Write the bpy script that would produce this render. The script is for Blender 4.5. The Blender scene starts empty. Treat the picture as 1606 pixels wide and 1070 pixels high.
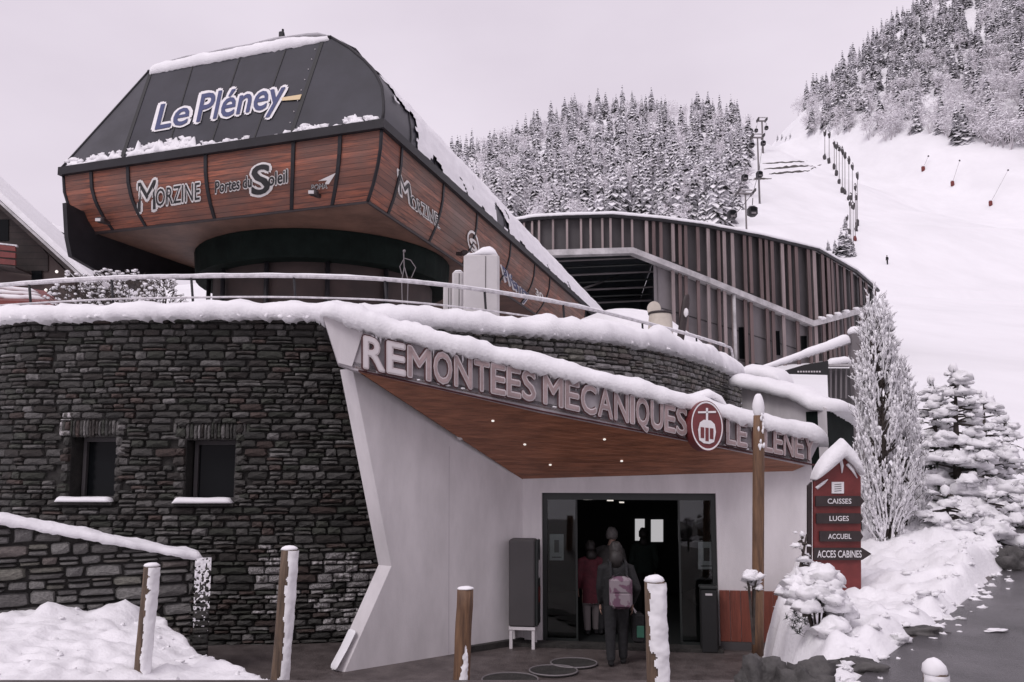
import bpy, math, random
import numpy as np
from mathutils import Vector, Matrix, noise

scene = bpy.context.scene
rad = math.radians
# ------------------------------------------------------------------ camera
F, PITCH, H = 1250.0, rad(6), 2.66
cam = bpy.data.cameras.new('camera'); camo = bpy.data.objects.new('camera', cam)
scene.collection.objects.link(camo)
camo.location = (0, 0, H); camo.rotation_euler = (math.pi/2 + PITCH, 0, 0)
cam.sensor_width = 36; cam.lens = 36*F/1606; cam.shift_y = 74/1606
cam.clip_start = 0.1; cam.clip_end = 3000
scene.camera = camo
# ------------------------------------------------------------------ world: overcast sky
SUN_EL, SUN_AZ = rad(48), rad(215)
w = bpy.data.worlds.new('World'); scene.world = w; w.use_nodes = True
nt = w.node_tree; nt.nodes.clear()
out = nt.nodes.new('ShaderNodeOutputWorld'); bg = nt.nodes.new('ShaderNodeBackground')
sky = nt.nodes.new('ShaderNodeTexSky'); sky.sky_type = 'NISHITA'; sky.sun_disc = False
sky.sun_elevation = SUN_EL; sky.sun_rotation = SUN_AZ; sky.dust_density = 6; sky.air_density = 1.5
hs = nt.nodes.new('ShaderNodeHueSaturation'); hs.inputs['Saturation'].default_value = 0.1
tc = nt.nodes.new('ShaderNodeTexCoord')
mp = nt.nodes.new('ShaderNodeMapping'); mp.inputs['Scale'].default_value = (1.0, 1.0, 2.2)
nz = nt.nodes.new('ShaderNodeTexNoise'); nz.inputs['Scale'].default_value = 1.6; nz.inputs['Detail'].default_value = 5
rp = nt.nodes.new('ShaderNodeValToRGB')
rp.color_ramp.elements[0].position = 0.3; rp.color_ramp.elements[0].color = (6.2, 5.5, 6.4, 1)
rp.color_ramp.elements[1].position = 0.72; rp.color_ramp.elements[1].color = (8.1, 7.35, 8.3, 1)
mx = nt.nodes.new('ShaderNodeMix'); mx.data_type = 'RGBA'; mx.inputs['Factor'].default_value = 0.94
L = nt.links.new
L(sky.outputs[0], hs.inputs['Color']); L(tc.outputs['Generated'], mp.inputs[0]); L(mp.outputs[0], nz.inputs['Vector'])
L(nz.outputs[0], rp.inputs[0]); L(hs.outputs[0], mx.inputs[6]); L(rp.outputs[0], mx.inputs[7])
L(mx.outputs[2], bg.inputs[0]); bg.inputs[1].default_value = 0.1; L(bg.outputs[0], out.inputs[0])
# ------------------------------------------------------------------ sun (veiled by cloud)
sl = bpy.data.lights.new('sun', 'SUN'); sl.energy = 1.1; sl.angle = rad(25); sl.color = (1, .95, .96)
so = bpy.data.objects.new('sun', sl); scene.collection.objects.link(so)
_d = Vector((math.sin(SUN_AZ)*math.cos(SUN_EL), math.cos(SUN_AZ)*math.cos(SUN_EL), math.sin(SUN_EL)))
so.rotation_euler = (-_d).to_track_quat('-Z', 'Y').to_euler()
scene.view_settings.view_transform = 'Standard'; scene.view_settings.look = 'None'
scene.view_settings.exposure = 0.14; scene.view_settings.gamma = 1.0
scene.view_settings.use_curve_mapping = False

# ------------------------------------------------------------------ pixel <-> world
CP, SP = math.cos(PITCH), math.sin(PITCH)
CAM = np.array([0., 0., H])
def ray(u, v):
    x = (u-803)/F; y = (609-v)/F
    return np.array([x, CP-y*SP, SP+y*CP])
def P(u, v, d):
    r = ray(u, v); return CAM + r*(d/r[1])
def PZ(u, v, z):
    r = ray(u, v); return CAM + r*((z-H)/r[2])
def PP(u, v, p0, n):
    r = ray(u, v); return CAM + r*(np.dot(np.asarray(p0)-CAM, n)/np.dot(r, n))
def proj(p):
    x, y, z = p[0], p[1], p[2]-H
    fw = y*CP+z*SP; up = -y*SP+z*CP
    return 803+F*x/fw, 609-F*up/fw
def lerp(a, b, t): return a+(b-a)*t
def interp(x, xs, ys): return float(np.interp(x, xs, ys))
def sm(x, a, b):
    t = min(1, max(0, (x-a)/(b-a))); return t*t*(3-2*t)
def nz3(x, y=0, z=0): return noise.noise(Vector((x, y, z)))
def fbm(x, y, z=0, o=4):
    s = 0; a = 1
    for i in range(o):
        s += a*noise.noise(Vector((x, y, z+i*7.3))); x *= 2; y *= 2; z *= 2; a *= .5
    return s

# ------------------------------------------------------------------ materials
MATS = {}
def mat(name, col, rough=.7, var=0., vscale=4., bump=0., bscale=30., metal=0., stretch=None, col2=None,
        plank=0., emit=None, spec=.5, detail=5, ramp=(.35, .65), col3=None):
    m = bpy.data.materials.new(name); m.use_nodes = True; nt = m.node_tree; b = nt.nodes['Principled BSDF']
    b.inputs['Roughness'].default_value = rough; b.inputs['Metallic'].default_value = metal
    b.inputs['Base Color'].default_value = (*col, 1); b.inputs['Specular IOR Level'].default_value = spec
    tc = nt.nodes.new('ShaderNodeTexCoord'); vec = tc.outputs['Object']
    if stretch:
        mp = nt.nodes.new('ShaderNodeMapping'); mp.inputs['Scale'].default_value = stretch
        nt.links.new(vec, mp.inputs[0]); vec = mp.outputs[0]
    csock = None
    if var or col2:
        n = nt.nodes.new('ShaderNodeTexNoise'); n.inputs['Scale'].default_value = vscale; n.inputs['Detail'].default_value = detail
        n.inputs['Roughness'].default_value = .65
        nt.links.new(vec, n.inputs['Vector'])
        r = nt.nodes.new('ShaderNodeValToRGB')
        c2 = col2 or tuple(c*(1-var) for c in col); c1 = col if col2 else tuple(min(1, c*(1+var)) for c in col)
        r.color_ramp.elements[0].position = ramp[0]; r.color_ramp.elements[0].color = (*c2, 1)
        r.color_ramp.elements[1].position = ramp[1]; r.color_ramp.elements[1].color = (*c1, 1)
        nt.links.new(n.outputs[0], r.inputs[0]); csock = r.outputs[0]
    if col3:
        n3 = nt.nodes.new('ShaderNodeTexNoise'); n3.inputs['Scale'].default_value = .9; n3.inputs['Detail'].default_value = 6; nt.links.new(tc.outputs['Object'], n3.inputs['Vector'])
        r3 = nt.nodes.new('ShaderNodeMapRange'); r3.inputs['From Min'].default_value = .42; r3.inputs['From Max'].default_value = .68; nt.links.new(n3.outputs[0], r3.inputs['Value'])
        x3 = nt.nodes.new('ShaderNodeMix'); x3.data_type = 'RGBA'; nt.links.new(r3.outputs[0], x3.inputs[0]); nt.links.new(csock, x3.inputs[6]); x3.inputs[7].default_value = (*col3, 1); csock = x3.outputs[2]
    hsock = None
    if plank:
        sx = nt.nodes.new('ShaderNodeSeparateXYZ'); nt.links.new(tc.outputs['Object'], sx.inputs[0])
        d = nt.nodes.new('ShaderNodeMath'); d.operation = 'DIVIDE'; d.inputs[1].default_value = plank
        nt.links.new(sx.outputs['Z'], d.inputs[0])
        fr = nt.nodes.new('ShaderNodeMath'); fr.operation = 'FRACT'; nt.links.new(d.outputs[0], fr.inputs[0])
        gt = nt.nodes.new('ShaderNodeMath'); gt.operation = 'GREATER_THAN'; gt.inputs[1].default_value = .09
        nt.links.new(fr.outputs[0], gt.inputs[0])
        fl = nt.nodes.new('ShaderNodeMath'); fl.operation = 'FLOOR'; nt.links.new(d.outputs[0], fl.inputs[0])
        wn = nt.nodes.new('ShaderNodeTexWhiteNoise'); wn.noise_dimensions = '1D'; nt.links.new(fl.outputs[0], wn.inputs['W'])
        mr = nt.nodes.new('ShaderNodeMapRange'); mr.inputs['To Min'].default_value = .65; mr.inputs['To Max'].default_value = 1.2
        nt.links.new(wn.outputs['Value'], mr.inputs['Value'])
        ml = nt.nodes.new('ShaderNodeMath'); ml.operation = 'MULTIPLY'
        nt.links.new(mr.outputs[0], ml.inputs[0])
        m2 = nt.nodes.new('ShaderNodeMapRange'); m2.inputs['To Min'].default_value = .35; nt.links.new(gt.outputs[0], m2.inputs['Value'])
        nt.links.new(m2.outputs[0], ml.inputs[1])
        mm = nt.nodes.new('ShaderNodeMix'); mm.data_type = 'RGBA'; mm.blend_type = 'MULTIPLY'; mm.inputs[0].default_value = 1
        if csock: nt.links.new(csock, mm.inputs[6])
        else: mm.inputs[6].default_value = (*col, 1)
        nt.links.new(ml.outputs[0], mm.inputs[7]); csock = mm.outputs[2]; hsock = gt.outputs[0]
    if csock: nt.links.new(csock, b.inputs['Base Color'])
    if bump:
        n2 = nt.nodes.new('ShaderNodeTexNoise'); n2.inputs['Scale'].default_value = bscale; n2.inputs['Detail'].default_value = 6
        nt.links.new(vec, n2.inputs['Vector'])
        bp = nt.nodes.new('ShaderNodeBump'); bp.inputs['Strength'].default_value = bump; bp.inputs['Distance'].default_value = .03
        nt.links.new(n2.outputs[0], bp.inputs['Height']); nt.links.new(bp.outputs[0], b.inputs['Normal'])
    if emit:
        b.inputs['Emission Color'].default_value = (*emit[0], 1); b.inputs['Emission Strength'].default_value = emit[1]
    MATS[name] = m; return m
mat('snow', (.82, .81, .83), .75, var=.04, vscale=3, bump=.35, bscale=28, spec=.3)
mat('limed_stone', (.46, .44, .44), .8, col2=(.07, .065, .06), ramp=(.42, .60), vscale=11, stretch=(1.6, 1.6, .8), bump=.7, bscale=20)
mat('snow_fine', (.84, .83, .85), .75, spec=.3)
mat('snow_far', (.82, .815, .835), .8, var=.05, vscale=.09, bump=.35, bscale=.5, stretch=(1, .35, .35), spec=.2)
mat('snow_trod', (.62, .58, .58), .6, var=.25, vscale=2.0, bump=.5, bscale=14)
SC = [(.032, .031, .028), (.040, .038, .034), (.052, .049, .045), (.082, .078, .074), (.030, .025, .022), (.034, .036, .028), (.130, .124, .120), (.050, .034, .029)]
for i, c in enumerate(SC): mat('stone%d' % i, c, .75, var=.45, vscale=9, bump=.8, bscale=22)
SL = [(.15, .145, .14), (.20, .195, .185), (.25, .24, .235), (.185, .17, .155), (.115, .11, .105), (.175, .17, .145), (.26, .25, .245), (.15, .13, .12)]
for i, c in enumerate(SL): mat('pale_stone%d' % i, c, .75, var=.4, vscale=8, bump=.8, bscale=20)
mat('mortar', (.026, .024, .022), .9, var=.4, vscale=6, bump=.6, bscale=40)
mat('render_white', (.62, .59, .60), .75, var=.09, vscale=1.6, stretch=(1.5, 1.5, .45), bump=.15, bscale=90)
mat('render_grey', (.50, .47, .49), .75, var=.06, vscale=1.2, bump=.1, bscale=120)
mat('soffit_wood', (.30, .125, .07), .45, var=.35, vscale=3.0, bump=.2, bscale=12, stretch=(.7, .7, 8))
mat('belly_wood', (.36, .115, .062), .6, col3=(.17, .085, .065), vscale=3.2, col2=(.115, .045, .034), stretch=(.5, .5, 7), bump=.35, bscale=5, plank=.115, ramp=(.36, .62))
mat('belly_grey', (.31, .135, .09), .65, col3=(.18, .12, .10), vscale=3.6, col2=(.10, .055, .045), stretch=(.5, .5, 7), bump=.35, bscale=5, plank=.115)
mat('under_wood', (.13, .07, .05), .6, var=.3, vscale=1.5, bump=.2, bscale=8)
mat('dark_metal', (.018, .017, .02), .5, spec=.3, var=.2, vscale=3)
mat('roof_glass', (.028, .028, .036), .38, spec=.32, var=.25, vscale=.8)
mat('roof_glass_reflect', (.05, .05, .058), .3, spec=.4, var=.35, vscale=.7)  # left pane: reflections painted in as a paler glass colour
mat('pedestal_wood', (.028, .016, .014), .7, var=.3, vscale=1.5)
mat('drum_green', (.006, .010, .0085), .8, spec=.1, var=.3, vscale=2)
mat('steel', (.42, .41, .42), .35, metal=.8, var=.2, vscale=8)
mat('frost_steel', (.58, .56, .58), .6, var=.25, vscale=9, bump=.2, bscale=60)
mat('cabinet', (.52, .50, .50), .55, var=.07, vscale=1.5)
mat('letter_face', (.52, .47, .475), .5, var=.12, vscale=5)
mat('letter_bright', (.58, .54, .55), .5)
mat('letter_fill', (.30, .225, .225), .5, var=.2, vscale=6)
mat('letter_edge', (.075, .022, .024), .5)
mat('letter_shadow', (.05, .045, .047), .6)
mat('emblem_red', (.16, .030, .032), .45, var=.1, vscale=4)
mat('sign_red', (.15, .024, .022), .5, var=.2, vscale=5)
mat('sign_dark', (.030, .020, .020), .55, var=.2, vscale=8)
mat('print_white', (.75, .73, .74), .6, var=.06, vscale=9)
mat('print_soft', (.55, .52, .53), .6)
mat('logo_blue', (.028, .04, .13), .4)
mat('logo_black', (.012, .012, .013), .4)
mat('logo_cream', (.70, .68, .66), .5, var=.08, vscale=6)
mat('logo_yellow', (.62, .48, .28), .5)
mat('post_wood', (.17, .115, .078), .75, col2=(.075, .052, .038), vscale=5, stretch=(5, 5, .6), bump=.6, bscale=8)
mat('pole_wood', (.20, .11, .058), .6, col2=(.085, .045, .026), vscale=5, stretch=(5, 5, .5), bump=.5, bscale=8)
mat('red_boards', (.17, .045, .028), .6, var=.3, vscale=3, stretch=(4, 4, .4), bump=.3, bscale=9)
mat('asphalt', (.075, .07, .075), .28, var=.55, vscale=.9, bump=.5, bscale=90)
mat('paving', (.125, .105, .10), .5, col2=(.055, .044, .042), vscale=3.2, bump=.6, bscale=35)
mat('barn_dark', (.060, .055, .057), .7, var=.15, vscale=.5)
mat('barn_panel', (.17, .155, .16), .7, var=.12, vscale=.4)
mat('barn_steel', (.40, .385, .39), .55, var=.3, vscale=1.2)
mat('slat_red', (.125, .088, .085), .75, var=.3, vscale=1.5, stretch=(2, 2, .2))
mat('slat_grey', (.27, .22, .215), .75, var=.25, vscale=1.5, stretch=(2, 2, .2))
mat('interior_blue', (.030, .036, .043), .6, var=.3, vscale=.4)
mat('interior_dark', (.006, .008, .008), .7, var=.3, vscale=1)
mat('black', (.010, .010, .011), .6)
mat('frame_dark', (.018, .022, .021), .4)
mat('window_dark', (.006, .007, .008), .15, spec=.12)
mat('daylight_pane', (.5, .5, .5), .5, emit=((.72, .70, .72), .55))
mat('lamp_glow', (.8, .8, .8), .5, emit=((1, .93, .85), .7))
mat('spruce', (.055, .054, .056), .9)
mat('spruce_mid', (.80, .79, .82), .9)
mat('twig', (.56, .53, .555), .9)
mat('twig_pale', (.82, .80, .83), .9)
mat('bark', (.060, .048, .042), .9, var=.3, vscale=9, bump=.5, bscale=30)
mat('needle', (.030, .040, .030), .8, var=.4, vscale=20)
mat('rock', (.07, .066, .064), .7, var=.5, vscale=4, bump=1, bscale=12)
mat('chalet_dark', (.035, .024, .022), .75, var=.3, vscale=2, plank=.25)
mat('chalet_red', (.16, .030, .026), .6, var=.3, vscale=2)
mat('plaster_brown', (.07, .05, .046), .8, var=.15, vscale=1)
mat('skin', (.30, .19, .15), .55)
mat('cloth_black', (.007, .007, .008), .8, var=.3, vscale=15, bump=.4, bscale=30)
mat('cloth_grey', (.014, .014, .016), .85, var=.25, vscale=12, bump=.4, bscale=30)
mat('cloth_beige', (.035, .032, .031), .85, var=.2, vscale=12, bump=.4, bscale=30)
mat('cloth_red', (.075, .010, .018), .8, var=.25, vscale=12, bump=.4, bscale=30)
mat('cloth_green', (.010, .020, .016), .85, var=.2, vscale=12, bump=.4, bscale=30)
mat('trouser_pale', (.16, .14, .14), .85)
mat('hair_dark', (.015, .012, .011), .6, var=.4, vscale=40)
mat('hair_grey', (.13, .12, .115), .6, var=.3, vscale=40)
mat('pack_pattern', (.24, .20, .22), .7, col2=(.13, .065, .10), vscale=7, detail=2, ramp=(.46, .52))
mat('bag_green', (.03, .12, .08), .6)
mat('cream', (.55, .50, .43), .7, var=.1, vscale=3)
mat('earth', (.10, .09, .085), .9, var=.5, vscale=.5)
def glass_mat():
    m = bpy.data.materials.new('door_glass'); m.use_nodes = True; nt = m.node_tree; nt.nodes.clear()
    o = nt.nodes.new('ShaderNodeOutputMaterial'); t = nt.nodes.new('ShaderNodeBsdfTransparent'); g = nt.nodes.new('ShaderNodeBsdfGlossy')
    g.inputs['Roughness'].default_value = .02; t.inputs[0].default_value = (.7, .74, .73, 1)
    fr = nt.nodes.new('ShaderNodeFresnel'); fr.inputs[0].default_value = 1.6
    x = nt.nodes.new('ShaderNodeMixShader'); nt.links.new(fr.outputs[0], x.inputs[0]); nt.links.new(t.outputs[0], x.inputs[1])
    nt.links.new(g.outputs[0], x.inputs[2]); nt.links.new(x.outputs[0], o.inputs[0]); MATS['door_glass'] = m
glass_mat()

# ------------------------------------------------------------------ mesh building
COL = scene.collection
def tag(o, label=None, cat=None, group=None, kind=None):
    if label: o['label'] = label
    if cat: o['category'] = cat
    if group: o['group'] = group
    if kind: o['kind'] = kind
    return o
def empty(name, loc, label=None, cat=None, group=None, kind=None):
    o = bpy.data.objects.new(name, None); COL.objects.link(o); o.location = [float(c) for c in loc]
    o.empty_display_size = .2
    return tag(o, label, cat, group, kind)
def wloc(o):
    l = Vector(o.location)
    while o.parent: o = o.parent; l += Vector(o.location)
    return l
_BL = {}
class MB:
    def __init__(s): s.v = []; s.f = []; s.m = []
    def add(s, V, Fc, mi=0):
        k = len(s.v); s.v.extend([tuple(map(float, p)) for p in V])
        for f in Fc: s.f.append(tuple(k+i for i in f)); s.m.append(mi)
        return s
    def quad(s, a, b, c, d, mi=0): return s.add([a, b, c, d], [(0, 1, 2, 3)], mi)
    def poly_prism(s, pts, off, mi=0):
        n = len(pts); off = np.asarray(off, float)
        V = [np.asarray(p, float) for p in pts] + [np.asarray(p, float)+off for p in pts]
        Fc = [tuple(range(n)), tuple(range(2*n-1, n-1, -1))] + [(i, (i+1) % n, n+(i+1) % n, n+i) for i in range(n)]
        return s.add(V, Fc, mi)
    def box(s, c, sz, ax=None, mi=0):
        c = np.asarray(c, float); A = ax if ax is not None else np.eye(3)
        V = []
        for dz in (-.5, .5):
            for dx, dy in ((-.5, -.5), (.5, -.5), (.5, .5), (-.5, .5)):
                V.append(c + A[0]*dx*sz[0] + A[1]*dy*sz[1] + A[2]*dz*sz[2])
        return s.add(V, [(3, 2, 1, 0), (4, 5, 6, 7), (0, 1, 5, 4), (1, 2, 6, 5), (2, 3, 7, 6), (3, 0, 4, 7)], mi)
    def rbox(s, c, sz, r=.02, ax=None, mi=0):
        c = np.asarray(c, float); A = ax if ax is not None else np.eye(3)
        hx, hy, hz = sz[0]/2, sz[1]/2, sz[2]/2; V = []; Fc = []
        rings = [(-hz, r), (-hz+r, 0), (hz-r, 0), (hz, r)]
        for z, ins in rings:
            x, y = hx-ins, hy-ins
            for px, py in ((-x+r, -y), (x-r, -y), (x, -y+r), (x, y-r), (x-r, y), (-x+r, y), (-x, y-r), (-x, -y+r)):
                V.append(c+A[0]*px+A[1]*py+A[2]*z)
        for i in range(3):
            for j in range(8): Fc.append((i*8+j, i*8+(j+1) % 8, i*8+8+(j+1) % 8, i*8+8+j))
        Fc += [tuple(range(7, -1, -1)), tuple(range(24, 32))]
        return s.add(V, Fc, mi)
    def tube(s, pts, rs, n=8, mi=0, cap=True, squash=None):
        pts = [np.asarray(p, float) for p in pts]
        if not hasattr(rs, '__len__'): rs = [rs]*len(pts)
        V = []; Fc = []; prev = None
        for i, p in enumerate(pts):
            t = pts[min(i+1, len(pts)-1)]-pts[max(i-1, 0)]; t = t/(np.linalg.norm(t)+1e-9)
            if prev is None:
                ref = np.array([0, 1., 0]) if abs(t[1]) < .9 else np.array([1., 0, 0])
            else: ref = prev
            x = ref-t*np.dot(ref, t); x /= np.linalg.norm(x)+1e-9; prev = x; y = np.cross(t, x)
            for k in range(n):
                a = 2*math.pi*k/n; sq = squash or (1, 1)
                V.append(p+(x*math.cos(a)*sq[0]+y*math.sin(a)*sq[1])*rs[i])
        for i in range(len(pts)-1):
            for k in range(n): Fc.append((i*n+k, i*n+(k+1) % n, (i+1)*n+(k+1) % n, (i+1)*n+k))
        if cap: Fc += [tuple(range(n-1, -1, -1)), tuple(range((len(pts)-1)*n, len(pts)*n))]
        return s.add(V, Fc, mi)
    def grid(s, fn, nu, nv, mi=0, keep=None):
        V = [fn(i/nu, j/nv) for i in range(nu+1) for j in range(nv+1)]; Fc = []
        for i in range(nu):
            for j in range(nv):
                if keep and not keep((i+.5)/nu, (j+.5)/nv): continue
                a = i*(nv+1)+j; Fc.append((a, a+nv+1, a+nv+2, a+1))
        return s.add(V, Fc, mi)
    def blob(s, c, r, seed=0, mi=0, nu=10, nv=6, amp=.25, flat=0.):
        c = np.asarray(c, float)
        if not hasattr(r, '__len__'): r = (r, r, r)
        sd = int(seed) % 24; key = (sd, nu, nv, amp, flat)
        if key not in _BL:
            V = []; Fc = []
            for j in range(nv+1):
                th = math.pi*j/nv
                for i in range(nu):
                    ph = 2*math.pi*i/nu
                    d = np.array([math.sin(th)*math.cos(ph), math.sin(th)*math.sin(ph), math.cos(th)])
                    k = 1+amp*(nz3(d[0]*1.6+sd*3.1, d[1]*1.6+sd*1.7, d[2]*1.6)+.5*nz3(d[0]*3.6+sd, d[1]*3.6, d[2]*3.6+sd*2.3))*1.4
                    q = d*k
                    if flat and q[2] < -flat: q[2] = -flat + (q[2]+flat)*.25
                    V.append(q)
            for j in range(nv):
                for i in range(nu): Fc.append((j*nu+i, (j+1)*nu+i, (j+1)*nu+(i+1) % nu, j*nu+(i+1) % nu))
            _BL[key] = (np.array(V), np.array(Fc))
        V, Fc = _BL[key]; k = len(s.v)
        s.v.extend(map(tuple, (c+V*np.array(r)).tolist())); s.f.extend(map(tuple, (Fc+k).tolist())); s.m.extend([mi]*len(Fc))
        return s
    def build(s, name, mats, parent=None, smooth=False, label=None, cat=None, group=None, kind=None, origin=None):
        me = bpy.data.meshes.new(name)
        if parent is not None: off = wloc(parent)
        elif origin is not None: off = Vector([float(c) for c in origin])
        else: off = Vector((0, 0, 0))
        V = np.asarray(s.v, float).reshape(-1, 3)-np.array(off)
        me.from_pydata(V.tolist(), [], s.f)
        if isinstance(mats, str): mats = [mats]
        for m in mats: me.materials.append(MATS[m])
        if len(mats) > 1: me.polygons.foreach_set('material_index', s.m)
        if smooth: me.polygons.foreach_set('use_smooth', [True]*len(me.polygons))
        me.update(); me.validate()
        o = bpy.data.objects.new(name, me); COL.objects.link(o)
        if parent is not None: o.parent = parent
        elif origin is not None: o.location = off
        return tag(o, label, cat, group, kind)
def resample(pts, step):
    pts = [np.asarray(p, float) for p in pts]; o = [pts[0]]
    for a, b in zip(pts[:-1], pts[1:]):
        n = max(1, int(np.linalg.norm(b-a)/step))
        for i in range(1, n+1): o.append(a+(b-a)*i/n)
    return o
def catmull(pts, per=8):
    pts = [np.asarray(p, float) for p in pts]; o = []
    q = [2*pts[0]-pts[1]]+pts+[2*pts[-1]-pts[-2]]
    for i in range(1, len(q)-2):
        for k in range(per):
            t = k/per; a, b, c, d = q[i-1:i+3]
            o.append(.5*((2*b)+(c-a)*t+(2*a-5*b+4*c-d)*t*t+(3*b-a-3*c+d)*t**3))
    o.append(pts[-1]); return o
def snow_ridge(mb, pts, w, h, seed=0, step=.1, lump=.25, ragged=.05, nseg=12, side=None, mi=0, drop=.03, taper=True, freq=2.2):
    """rounded snow lying along a path; w, h numbers or functions of 0..1"""
    pts = resample(pts, step); n = len(pts); V = []; Fc = []
    for i, p in enumerate(pts):
        t = pts[min(i+1, n-1)]-pts[max(i-1, 0)]; t[2] = 0; t /= np.linalg.norm(t)+1e-9
        nrm = np.array([t[1], -t[0], 0])
        s = i/(n-1); ww = w(s) if callable(w) else w; hh = h(s) if callable(h) else h
        e = 1.0
        if taper:
            de = min(i, n-1-i)*step/(hh*.9+1e-6); e = math.sqrt(max(0.02, 1-(1-min(1, de))**2))
        for k in range(nseg+1):
            a = math.pi*k/nseg
            x = -math.cos(a); y = math.sin(a)**.62
            sx, sy = p[0]*freq+seed*5.7, p[1]*freq+seed*2.1
            m = 1+lump*(nz3(sx, sy, a*.9)+.45*nz3(sx*3, sy*3, a*2.2))
            yy = y*hh*m*e; xx = x*ww/2*(1+.4*lump*nz3(sx*1.3, sy*1.3, 9+a))*(.6+.4*e)
            if k in (0, nseg): yy -= drop+abs(nz3(sx*4, sy*4, 3+k))*ragged*2
            V.append(p+nrm*xx+np.array([0, 0, yy]))
    for i in range(n-1):
        for k in range(nseg): Fc.append((i*(nseg+1)+k, i*(nseg+1)+k+1, (i+1)*(nseg+1)+k+1, (i+1)*(nseg+1)+k))
        Fc.append((i*(nseg+1)+nseg, i*(nseg+1), (i+1)*(nseg+1), (i+1)*(nseg+1)+nseg))
    Fc += [tuple(range(nseg, -1, -1)), tuple((n-1)*(nseg+1)+k for k in range(nseg+1))]
    return mb.add(V, Fc, mi)
# --- lettering from the built-in font
_GL = {}
def glyph(s, offset=0.0, extrude=0.0, shear=0.0):
    key = (s, offset, extrude, shear)
    if key in _GL: return _GL[key]
    c = bpy.data.curves.new('t', 'FONT'); c.body = s; c.size = 1; c.offset = offset; c.extrude = extrude; c.shear = shear; c.resolution_u = 3
    o = bpy.data.objects.new('t', c); COL.objects.link(o); bpy.context.view_layer.update()
    me = bpy.data.meshes.new_from_object(o.evaluated_get(bpy.context.evaluated_depsgraph_get()))
    V = np.array([v.co[:] for v in me.vertices]).reshape(-1, 3); Fc = [tuple(p.vertices) for p in me.polygons]
    bpy.data.objects.remove(o); bpy.data.curves.remove(c); bpy.data.meshes.remove(me)
    _GL[key] = (V, Fc); return _GL[key]
CAPH = None
def line_text(mb, s, x0, x1, y0, y1, mapf, z=0., offset=0., extrude=0., shear=0., mi=0):
    """text s stretched so that its plain outline fills x0..x1 and cap height y0..y1, mapped by mapf(x,y,z)"""
    V0, _ = glyph(s, 0, 0, shear); V, Fc = glyph(s, 0, extrude, shear)
    H0, _ = glyph('H'); cap = H0[:, 1].max()
    a, b = V0[:, 0].min(), V0[:, 0].max()
    sh = [(0, 0)] if offset < .003 else [(offset*math.cos(k*math.pi/4), offset*math.sin(k*math.pi/4)) for k in range(8)]+[(0, 0)]
    for k, (ox, oy) in enumerate(sh):       # thickened by overlaid shifted outlines
        mb.add([mapf(x0+(p[0]+ox-a)/(b-a)*(x1-x0), y0+(p[1]+oy)/cap*(y1-y0), z+p[2]+k*.0004) for p in V], Fc, mi)

# ==================================================================  GROUND
def G(x, y):
    up = .75+.055*y
    left = .95
    rr = sm(x, 2.4, 4.0)                       # right: road level
    pit = 1-sm(y, 6.6, 9.5)
    base = left*pit
    # pit also limited on the right by the bank
    lo_x, hi_x = 2.75+.9*sm(y, 8.5, 12), 3.4+2.4*sm(y, 7.5, 10)
    z = lerp(base, up, sm(x, lo_x, hi_x)) if y > 6.0 else lerp(left, up, rr)
    if y <= 6.6 and y > 6.0:
        z2 = lerp(left, up, rr); z = lerp(z2, lerp(base, up, sm(x, lo_x, hi_x)), (y-6.0)/.6)
    return z
def terrain(x, y):
    R = interp(x, [-500, -253, -110, -37, 35, 70, 132, 153, 168, 179, 215, 234, 290, 420], [.06, .12, .26, .39, .455, .462, .452, .42, .436, .482, .545, .585, .67, .79])
    ys = [18, 24, 30, 42, 60, 80, 120, 200, 300, 450, 520, 640]
    g = [.9, 2.6, 4.6, 7.8, 12, 17.5, 30, .62*200, .83*300, 450, 470, 470]
    if y < 120: z = interp(y, ys[:7], g[:7])
    elif y < 200: z = lerp(30, 2.66+R*.66*200, sm(y, 110, 200))
    else: z = 2.66+R*y*interp(y, [200, 300, 450, 520, 640], [.66, .83, 1.0, .90, .70])
    # hill fades on the far left in the village
    k = sm(x, -60-.25*y, -8-.1*y) if y < 200 else 1
    if y < 120: z = lerp(min(z, 4.2), z, k)
    return z + (fbm(x*.02, y*.02, 1, 3)*1.6*min(1, max(0, (y-50)/100)))
mb = MB()
xs = list(np.arange(-9, 14.01, .25)); ys = list(np.arange(-3, 26.01, .25))
mb.grid(lambda s, t: (lerp(-9, 14, s), lerp(-3, 26, t), G(lerp(-9, 14, s), lerp(-3, 26, t))), 92, 116)
mb.build('ground', 'paving', smooth=True, kind='structure')
# wide ground sheet to the horizon, under everything
mb = MB(); mb.grid(lambda s, t: (lerp(-1500, 1500, s), lerp(-900, 2100, t), -1.6), 8, 8)
mb.build('far_ground', 'snow_far', smooth=True, kind='structure')
# road on the right, wet asphalt, 4 mm over the ground sheet
def road_left(y): return interp(y, [0, 5, 6.1, 7.15, 7.9, 10.9, 14, 20, 27], [1.4, 1.9, 2.5, 3.4, 4.1, 6.6, 8.5, 12.6, 17.2])
mb = MB(); mb.grid(lambda s, t: (lerp(road_left(lerp(-3, 27, t)), road_left(lerp(-3, 27, t))+7.5, s), lerp(-3, 27, t), .75+.055*lerp(-3, 27, t)+.012+.02*sm(s, 0, .3)), 20, 80)
mb.build('road', 'asphalt', smooth=True, kind='structure')
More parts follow.
